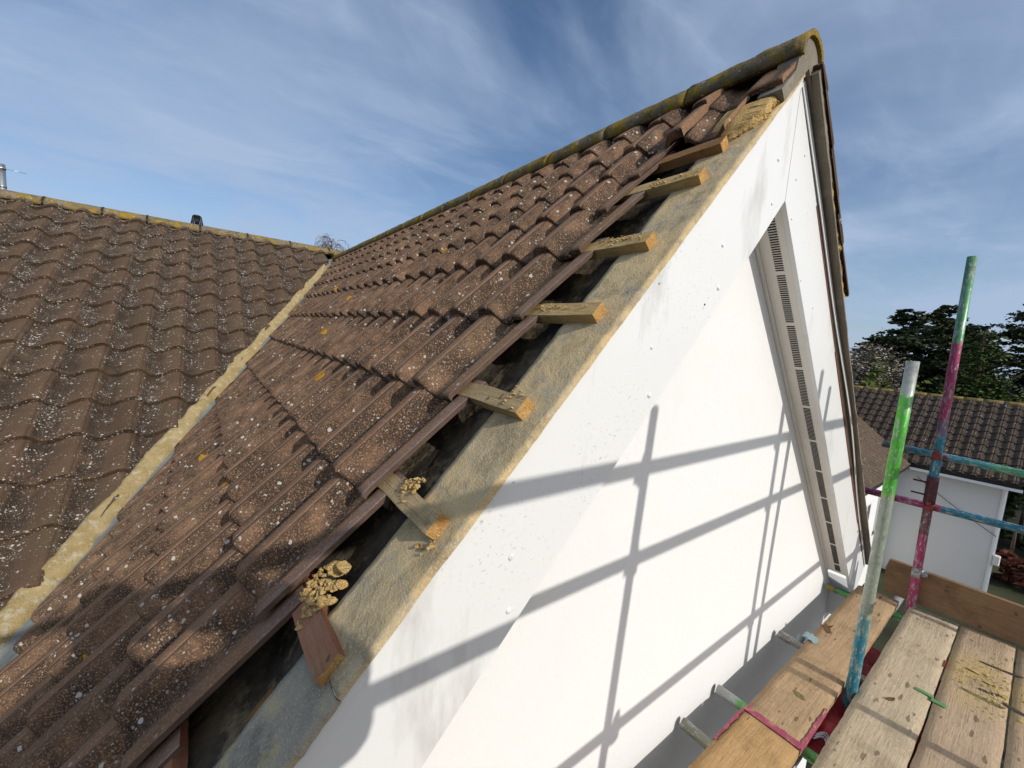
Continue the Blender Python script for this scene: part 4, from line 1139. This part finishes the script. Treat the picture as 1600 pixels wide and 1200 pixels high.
bm = bm_(); g_ = bmesh.ops.create_icosphere(bm, subdivisions=4, radius=1)
hc = S0 + V(-.055, .025, -.765)
for v in g_['verts']:
    n_ = 1 + .05 * noise.noise(v.co * 6); v.co = hc + V(v.co.x * .094 * n_, v.co.y * .108 * n_ - .012, v.co.z * .098 * n_ + .018)
bmesh.ops.delete(bm, geom=[v for v in bm.verts if v.co.y > hc.y + .045 and v.co.z < hc.z + .045], context='VERTS')
obj('hair', bm, M['hair'], pr, smooth=True)
# face features
bm = bm_(); fc = S0 + V(-.055, .135, -.795)
for dx in (-.032, .032):
    q = bmesh.ops.create_icosphere(bm, subdivisions=2, radius=.011)
    for v in q['verts']: v.co += fc + V(dx, -.006, .012)
obj('eyes', bm, M['far_white'], pr, smooth=True)
bm = bm_(); cyl(bm, fc + V(0, -.01, .005), fc + V(0, .016, -.022), .007, .012, 8); q = bmesh.ops.create_icosphere(bm, subdivisions=2, radius=.013)
for v in q['verts']: v.co += fc + V(0, .008, -.024)
for dx in (-.1, .1):
    q = bmesh.ops.create_icosphere(bm, subdivisions=2, radius=.024)
    for v in q['verts']: v.co = fc + V(dx * .88 + v.co.x * .35, -.085 + v.co.y * .7, v.co.z * 1.15 - .01)
obj('nose_and_ears', bm, M['skin'], pr, smooth=True)
# phone just behind the lens, gripped at both ends
fw = Vector(RW[2]).normalized(); rt = Vector(RW[0]).normalized(); up_ = -Vector(RW[1]).normalized()
pc = CAM - fw * .0075 + rt * .020 - up_ * .008 + V(0, 0, .035)
bm = bm_(); hexa(bm, [pc + rt * a * .040 + up_ * b * .080 + fw * c for a, b, c in ((-1, -1, -.004), (1, -1, -.004), (1, 1, -.004), (-1, 1, -.004), (-1, -1, .004), (1, -1, .004), (1, 1, .004), (-1, 1, .004))])
bmesh.ops.bevel(bm, geom=bm.edges[:], offset=.0025, segments=2, affect='EDGES')
tag(obj('phone', bm, M['black_plastic'], None, origin=pc), 'black phone held upright in both hands of the person', 'phone')
for sgn in (1, -1):
    wr = Vector(J[13][0]) if sgn > 0 else Vector(J[18][0])
    grip = pc + rt * sgn * .045 - fw * .014 + up_ * (.01 if sgn > 0 else .035)
    pal = wr.lerp(grip, .45)
    jj = [(tuple(wr), (.026, .022)), (tuple(pal), (.036, .017)), (tuple(wr.lerp(grip, .8)), (.036, .015))]; ee = [(0, 1), (1, 2)]
    for q in range(4):
        b0 = grip + up_ * (.022 - .018 * q) - rt * sgn * .0 ; L = (.040, .046, .043, .034)[q]
        i0 = len(jj); jj += [(tuple(b0), .0088), (tuple(b0 + rt * sgn * .010 + fw * .008 * 0 - up_ * .002), .0082), (tuple(b0 - rt * sgn * L * .45 - fw * .006 - up_ * .001), .0072)]
        ee += [(2, i0), (i0, i0 + 1), (i0 + 1, i0 + 2)] if False else [(2, i0), (i0, i0 + 2)]; jj[i0 + 1] = (tuple(b0 - rt * sgn * L * .2 - fw * .010), .0078); ee[-1] = (i0, i0 + 1); ee.append((i0 + 1, i0 + 2))
    i0 = len(jj); th = pal - up_ * .03 * 0 - rt * sgn * .022
    jj += [(tuple(th), .012), (tuple(th.lerp(pc + rt * sgn * .05 - fw * .014 - up_ * .03, .8)), .0095)]; ee += [(1, i0), (i0, i0 + 1)]
    skin_body('hand', jj, ee, M['skin'], pr)

# ------------------------------------------------------------ ground and surroundings
def struct(name, bm, mat, loc=None):
    o = obj(name, bm, mat, None, origin=loc); o['kind'] = 'structure'; return o
bm = bm_(); R_ = 900; quad(bm, [(-R_, -R_, GZ), (R_, -R_, GZ), (R_, R_, GZ), (-R_, R_, GZ)]); struct('ground', bm, M['grass'])
bm = bm_(); quad(bm, [(-8, -5.5, GZ + .004), (9, -5.5, GZ + .004), (9, .1, GZ + .004), (-8, .1, GZ + .004)]); struct('patio', bm, M['path'])

nb = empty('neighbour_house', (19, 2, GZ), 'white neighbouring house with dark pantiled roof and a brown flat tiled wing, beyond the scaffold', 'house')
XN = 17.0; EZ = -4.0; tN = .70
def far_slope(name, O, U, Vv, N, ulen, v0, v1, mat, sp=.262, ga=.335, H=.05, lim=None, nv=6, flat=False):
    bm = bm_(); cl = bm.loops.layers.color.new('tint'); fr = (O, U, Vv, N); k = 0
    while True:
        nose = ga * (k + 1)
        if nose - ga > ulen: break
        j = int(v0 / sp)
        while j * sp < v1:
            a = j * sp; c_ = P(fr, min(nose, ulen), a, 0)
            if lim is None or lim(c_):
                tile(bm, fr, max(nose - ga - .05, 0), min(nose, ulen + .05), a, a + sp, a, H, sp, cl=cl, nv=nv, T=.03, rise=.035 if not flat else .018, tint=(min(1, max(0, random.gauss(.45, .3))), 0))
            j += 1
        k += 1
    return obj(name, bm, [mat, mat], nb)
n_ = math.hypot(1, tN); XR = XN - .35 + 3.05; ZRn = EZ - .1 + 3.05 * tN
ul = (XR - (XN - .35)) * n_
inv = lambda p: (p.y - 1.6) < (p.x - XN) * 1.0 + .25       # keep the part in front of the valley with the wing
far_slope('tile_slope', V(XR, -.75, ZRn), V(-1 / n_, 0, -tN / n_), V(0, 1, 0), V(-tN / n_, 0, 1 / n_), ul, 0, 14, M['tile_far'], lim=lambda p: True)
bm = bm_(); quad(bm, [(XR, -.7, ZRn - .05), (XR, 13, ZRn - .05), (XR + 3.4, 13, EZ - .15), (XR + 3.4, -.7, EZ - .15)]); obj('rear_slope', bm, M['tile_far'], nb)
for q in range(24):
    bm = bm_(); half_round(bm, (XR, -.8 + q * .46, ZRn - .05), (XR, -.8 + q * .46 + .45, ZRn - .05), .13, .12, 8); obj('ridge_tile', bm, M['ridge_moss'], nb)
# main walls
bm = bm_()
box(bm, XN, XN + .25, -.30, 12, GZ, EZ + .02)
prism_y(bm, [(XN + .25, GZ), (XR * 2 - XN, GZ), (XR * 2 - XN, EZ), (XR, ZRn - .25), (XN + .25, EZ)], -.30, -.05)
obj('wall', bm, M['far_render'], nb)
bm = bm_(); box(bm, XN - .40, XN - .37, -.62, 12, EZ - .22, EZ - .05); box(bm, XN - .37, XN, -.62, 12, EZ - .06, EZ - .045); obj('fascia', bm, M['far_dark'], nb)
bm = bm_(); box(bm, XN - .42, XN - .40, -.66, 1.65, EZ - .30, EZ - .22); box(bm, XN - .02, XN + .02, -.40, -.30, GZ, EZ - .1); box(bm, XN - .05, XN, -.36, -.30, GZ, EZ - .1)
obj('corner_trim', bm, M['far_white'], nb)
bm = bm_(); prev = None
for q in range(15):
    t = q / 14; p = V(XN - .37 + 3.2 * t, -.72, EZ - .02 + 3.2 * t * tN)
    if prev is not None: cyl(bm, prev, p, .05, .05, 7)
    prev = p
obj('dry_verge', bm, M['far_render'], nb)
bm = bm_(); prev = None
for q in range(13):
    t = q / 12; p = V(XN - .06, 1.5 - 1.85 * t, EZ - .55 - 1.25 * t - .05 * math.sin(t * 3.14))
    if prev is not None: cyl(bm, prev, p, .009, .009, 5)
    prev = p
obj('cable', bm, M['black_plastic'], nb)
bm = bm_(); cyl(bm, (XN - .03, 1.55, EZ - .3), (XN - .03, -.5, EZ - .34), .012, .012, 5); obj('cable', bm, M['black_plastic'], nb)
bm = bm_(); box(bm, XN - .14, XN, -.52, -.38, -6.65, -6.35, bev=.02); obj('meter_box', bm, M['far_render'], nb)
# wing with its slope facing the sun
YE = 1.70; WZ = EZ - .12; tw = .62; nw = math.hypot(1, tw)
far_slope('wing_tile_slope', V(8.0, YE + 4.2, WZ + 4.2 * tw), V(0, -1 / nw, -tw / nw), V(1, 0, 0), V(0, -tw / nw, 1 / nw), 4.2 * nw, 0, 12.5, M['tile_flat'] if 'tile_flat' in M else M['tile'], .30, .27, .012, lim=lambda p: p.x < XN - .45 + (p.y - YE) * tw / tN + .1, nv=2, flat=True)
bm = bm_(); box(bm, 8.2, XN, YE + .32, YE + .55, GZ, WZ + .1); box(bm, 8.2, 8.45, YE + .55, 12, GZ, WZ + .1); obj('wing_wall', bm, M['render'], nb)
bm = bm_(); box(bm, 8.0, XN - .42, YE - .02, YE + .02, WZ - .16, WZ); box(bm, 8.0, XN - .42, YE + .02, YE + .32, WZ - .02, WZ); obj('fascia', bm, M['far_dark'], nb)
for wx in (12.6, 15.0):
    bm = bm_(); 
    box(bm, wx, wx + 1.3, YE + .26, YE + .318, -6.2, -6.12); box(bm, wx, wx + 1.3, YE + .26, YE + .318, -5.06, -4.98)
    for xx in (wx, wx + .41, wx + .82, wx + 1.23): box(bm, xx, xx + .07, YE + .262, YE + .318, -6.12, -5.06)
    w = obj('window', bm, M['far_white'], nb)
    bm = bm_(); quad(bm, [(wx + .07, YE + .30, -6.12), (wx + 1.23, YE + .30, -6.12), (wx + 1.23, YE + .30, -5.06), (wx + .07, YE + .30, -5.06)]); obj('pane', bm, M['far_glass'], w)
    bm = bm_(); box(bm, wx - .05, wx + 1.35, YE + .16, YE + .318, -6.27, -6.203); obj('sill', bm, M['batten_brown'], w)

# a far red-tiled house between the trees
fh = empty('distant_house', (72, 26, GZ), 'small distant house with a red tiled roof between the gable and the dark trees', 'house')
def off(p): return p
bm = bm_(); box(bm, 68, 76, 22, 30, GZ, -1.2); obj('wall', bm, M['brick'], fh)
bm = bm_(); prism_y(bm, [(67.5, -1.2), (76.5, -1.2), (72, 1.6)], 21.6, 30.4); obj('roof', bm, M['roof_red'], fh)
bm = bm_(); box(bm, 71.2, 72.0, 24, 25, .6, 2.6); obj('chimney', bm, M['brick'], fh)

# ------------------------------------------------------------ trees and shrubs
def leaf_mat(name, a, b, c=None, tr=.25):
    t = NT(name)
    at = t.N.new('ShaderNodeAttribute'); at.attribute_name = 'tint'; sp = t.N.new('ShaderNodeSeparateColor'); t.L.new(at.outputs['Color'], sp.inputs[0])
    col = t.mix(sp.outputs[0], a, b)
    if c: col = t.mix(t.math('GREATER_THAN', sp.outputs[1], .5), col, c)
    m = t.done(col, .75, None, spec=.15)
    return m
M['leaf_dark'] = leaf_mat('dark_conifer_foliage', (.026, .037, .015), (.075, .09, .032))
M['leaf_conifer'] = leaf_mat('green_conifer_foliage', (.036, .060, .017), (.11, .135, .036))
M['leaf_shrub'] = leaf_mat('bright_shrub_foliage', (.07, .10, .02), (.17, .19, .045))
M['leaf_hedge'] = leaf_mat('hedge_foliage', (.05, .075, .016), (.15, .18, .035))
M['leaf_blossom'] = leaf_mat('blossom', (.06, .055, .035), (.13, .11, .07), (.50, .44, .38))
M['leaf_red'] = leaf_mat('russet_foliage', (.05, .02, .014), (.17, .06, .04))
M['bark'] = m_plain('bark', (.075, .055, .04), .95, 0, .4, 10, .6)
def crown(bm, cl, c, R_, n, size, seed, shape='blob', alt=0., up=.3, flat=1.0, gap=.35):
    rr = random.Random(seed); c = Vector(c); R_ = Vector(R_); made = 0
    # limbs' clump centres first, then leaf clumps around them
    cl_c = []
    for q in range(max(14, n // 60)):
        while True:
            p = Vector((rr.uniform(-1, 1), rr.uniform(-1, 1), rr.uniform(-1, 1)))
            if shape == 'cone':
                h = (p.z + 1) / 2; 
                if math.hypot(p.x, p.y) < (1 - h) * .95 + .05: break
            elif shape == 'dome':
                if p.length < 1 and p.z > -.5: break
            elif .45 < p.length < 1: break
        cl_c.append((p, rr.uniform(.16, .34), rr.uniform(0, 1)))
    for q in range(n):
        p0, r0, tone = cl_c[q % len(cl_c)]
        d = Vector((rr.gauss(0, 1), rr.gauss(0, 1), rr.gauss(0, .55 * flat)))
        p = p0 + d * r0 * .52
        w = c + Vector((p.x * R_.x, p.y * R_.y, p.z * R_.z))
        s = size * rr.uniform(.5, 1.4)
        a = rr.uniform(0, 6.28); t1 = Vector((math.cos(a), math.sin(a), rr.uniform(-.35, .55))).normalized()
        t2 = t1.cross(Vector((rr.gauss(0, 1), rr.gauss(0, 1), rr.gauss(0, 1)))).normalized()
        vs = [w - t1 * s * .5 - t2 * s * .10, w - t1 * s * .1 + t2 * s * .30, w + t1 * s * .75, w + t1 * s * .05 - t2 * s * .34]
        f = bm.faces.new([bm.verts.new(v) for v in vs])
        tn = min(1, max(0, tone * .6 + rr.uniform(0, .5))); al = 1.0 if rr.random() < alt else 0.0
        for lp in f.loops: lp[cl] = (tn, al, 0, 1)
def tree(name, label, cat, base, h, trunk_r, crowns, mat, n, size, seed, shape='blob', alt=0., group=None, flat=1.0, limbs=7):
    o = empty(name, base, label, cat, group); b = Vector(base); rr = random.Random(seed)
    bm = bm_(); cyl(bm, b, b + V(0, 0, h * .55), trunk_r, trunk_r * .6, 8); cyl(bm, b + V(0, 0, h * .55), b + V(.1, .05, h * .9), trunk_r * .6, trunk_r * .15, 6)
    for q in range(limbs):
        z0 = h * rr.uniform(.25, .7); a = rr.uniform(0, 6.28); L = crowns[0][1][0] * rr.uniform(.5, .95)
        cyl(bm, b + V(0, 0, z0), b + V(math.cos(a) * L, math.sin(a) * L, z0 + h * rr.uniform(.08, .2)), trunk_r * .3, trunk_r * .06, 5)
    obj('trunk', bm, M['bark'], o)
    bm = bm_(); cl = bm.loops.layers.color.new('tint'); tot = sum(w for _, _, w in crowns)
    for i, (cc, rad, w) in enumerate(crowns):
        crown(bm, cl, b + Vector(cc), rad, int(n * w / tot), size, seed * 13 + i, shape, alt, flat=flat)
    obj('crown', bm, M[mat], o)
    return o
tree('conifer_tree', 'broad dark evergreen with a ragged top, largest tree behind the neighbouring roof', 'tree', (40, 5.2, GZ), 11, .45,
     [((0, 0, 7.6), (3.2, 3.1, 3.2), 5), ((0, 1.7, 6.8), (2.6, 2.4, 2.6), 3), ((0, -1.7, 7.6), (2.6, 2.1, 3.2), 4), ((.5, 0, 4.2), (3.4, 4.4, 2.6), 4), ((0, 2.6, 8.0), (1.4, 1.0, 1.2), .5), ((0, -.9, 10.2), (1.2, 1.0, 1.5), .9), ((0, .9, 10.0), (1.2, 1.1, 1.4), .9)], 'leaf_dark', 42000, .23, 3, flat=.5)
tree('conifer_tree', 'conical evergreen between the pink standard and the right edge of the photo', 'tree', (33, 1.75, GZ), 10.4, .3,
     [((0, 0, 6.0), (2.3, 2.3, 4.6), 5), ((0, -1.6, 3.6), (2.2, 2.2, 3.0), 2)], 'leaf_conifer', 24000, .19, 5, 'cone', flat=.4)
tree('conifer_tree', 'tall open evergreen cut off by the right edge of the photo', 'tree', (43, -.6, GZ), 13, .4,
     [((0, 0, 9.4), (2.4, 2.4, 3.0), 4), ((0, 0, 6), (3.2, 2.8, 3), 4)], 'leaf_dark', 16000, .24, 8, flat=.35)
tree('conifer_tree', 'dark evergreen well to the right, mostly outside the photo', 'tree', (36, -6, GZ), 11, .4,
     [((0, 0, 6.5), (3.2, 3.2, 4.4), 4)], 'leaf_dark', 5000, .5, 9, flat=.5)
tree('blossom_tree', 'rounded shrubby tree covered in pale blossom beside the gable edge', 'tree', (29.5, 5.9, GZ), 8, .2,
     [((0, 0, 6.1), (1.9, 1.75, 2.1), 4), ((0, .2, 4.6), (1.9, 2.0, 1.6), 2)], 'leaf_blossom', 14000, .12, 11, alt=.36, flat=1)
o = None
def hedge(name, label, x0, x1, y0, y1, ztop, mat, n, size, seed, cat='hedge', alt=0.):
    o = empty(name, ((x0 + x1) / 2, (y0 + y1) / 2, GZ), label, cat)
    bm = bm_(); cl = bm.loops.layers.color.new('tint'); rr = random.Random(seed); k = max(3, int((y1 - y0) / 1.1))
    for i in range(k):
        y = y0 + (y1 - y0) * (i + .5) / k; h = (ztop - GZ) * rr.uniform(.9, 1.04)
        crown(bm, cl, ((x0 + x1) / 2, y, GZ + h * .52), ((x1 - x0) / 2, (y1 - y0) / k * .8, h * .50), n // k, size, seed + i, alt=alt)
    obj('foliage', bm, M[mat], o)
    bm = bm_()
    for i in range(k): cyl(bm, ((x0 + x1) / 2, y0 + (y1 - y0) * (i + .5) / k, GZ), ((x0 + x1) / 2, y0 + (y1 - y0) * (i + .5) / k, GZ + 2), .08, .03, 5)
    obj('stems', bm, M['bark'], o)
hedge('hedge', 'mid green hedge rising just behind the ridge of the neighbouring roof', 24.5, 27, .4, 9, -1.15, 'leaf_hedge', 8500, .20, 31)
hedge('shrub', 'bright leafy shrub behind the neighbouring ridge below the conical evergreen', 23.6, 24.6, -.2, 2.6, -1.45, 'leaf_shrub', 2600, .15, 47, 'shrub')
hedge('hedge', 'dark overgrown hedge past the end wall of the neighbouring house', 23.6, 26, -7, -.2, -4.0, 'leaf_dark', 6000, .25, 51)
hedge('shrub', 'russet leaved shrub low beside the neighbouring house, right edge of the photo', 19.3, 20.6, -2.0, -.42, -6.9, 'leaf_red', 1300, .22, 53, 'shrub')
# bare weeping birch behind the rear ridge
bt_ = empty('birch_tree', (3.0, 20, GZ), 'bare weeping tree with thin drooping twigs behind the far ridge', 'tree')
bm = bm_(); cyl(bm, (3.0, 20, GZ), (2.95, 20, 2.7), .14, .02, 7); obj('trunk', bm, M['bark'], bt_)
bm = bm_(); rr = random.Random(5)
for q in range(95):
    a = rr.uniform(0, 6.28); z0 = rr.uniform(1.4, 2.8); p = V(2.97, 20, z0); hd = V(math.cos(a), math.sin(a), rr.uniform(.5, 1.6)).normalized(); st = rr.uniform(.07, .11)
    for i in range(12):
        hd = (hd + V(rr.uniform(-.3, .3), rr.uniform(-.3, .3), -.05 - .045 * i)).normalized(); p1 = p + hd * st
        cyl(bm, p, p1, .009 * (1 - i / 13), .009 * (1 - (i + 1) / 13), 4, cap=False)
        if i > 2:
            for k_ in range(2):
                d2 = (hd + V(rr.uniform(-.9, .9), rr.uniform(-.9, .9), rr.uniform(-.9, .1))).normalized(); e = p1 + d2 * rr.uniform(.06, .2); cyl(bm, p1, e, .0055, .003, 3, cap=False)
                cyl(bm, e, e + V(rr.uniform(-.05, .05), rr.uniform(-.05, .05), rr.uniform(-.16, -.03)), .003, .002, 3, cap=False)
        p = p1
obj('twigs', bm, M['twig'], bt_)
# far tree belt on the horizon
bm = bm_(); cl = bm.loops.layers.color.new('tint')
for q in range(70):
    a = q / 70 * 6.283; rr_ = random.Random(q)
    crown(bm, cl, (150 * math.cos(a), 150 * math.sin(a), GZ + 4), (9, 9, rr_.uniform(4, 6.5)), 130, 2.4, q + 900)
tag(obj('distant_trees', bm, M['leaf_dark'], None, origin=(0, 0, GZ)), 'low belt of far trees along the horizon', 'trees', None, 'stuff')
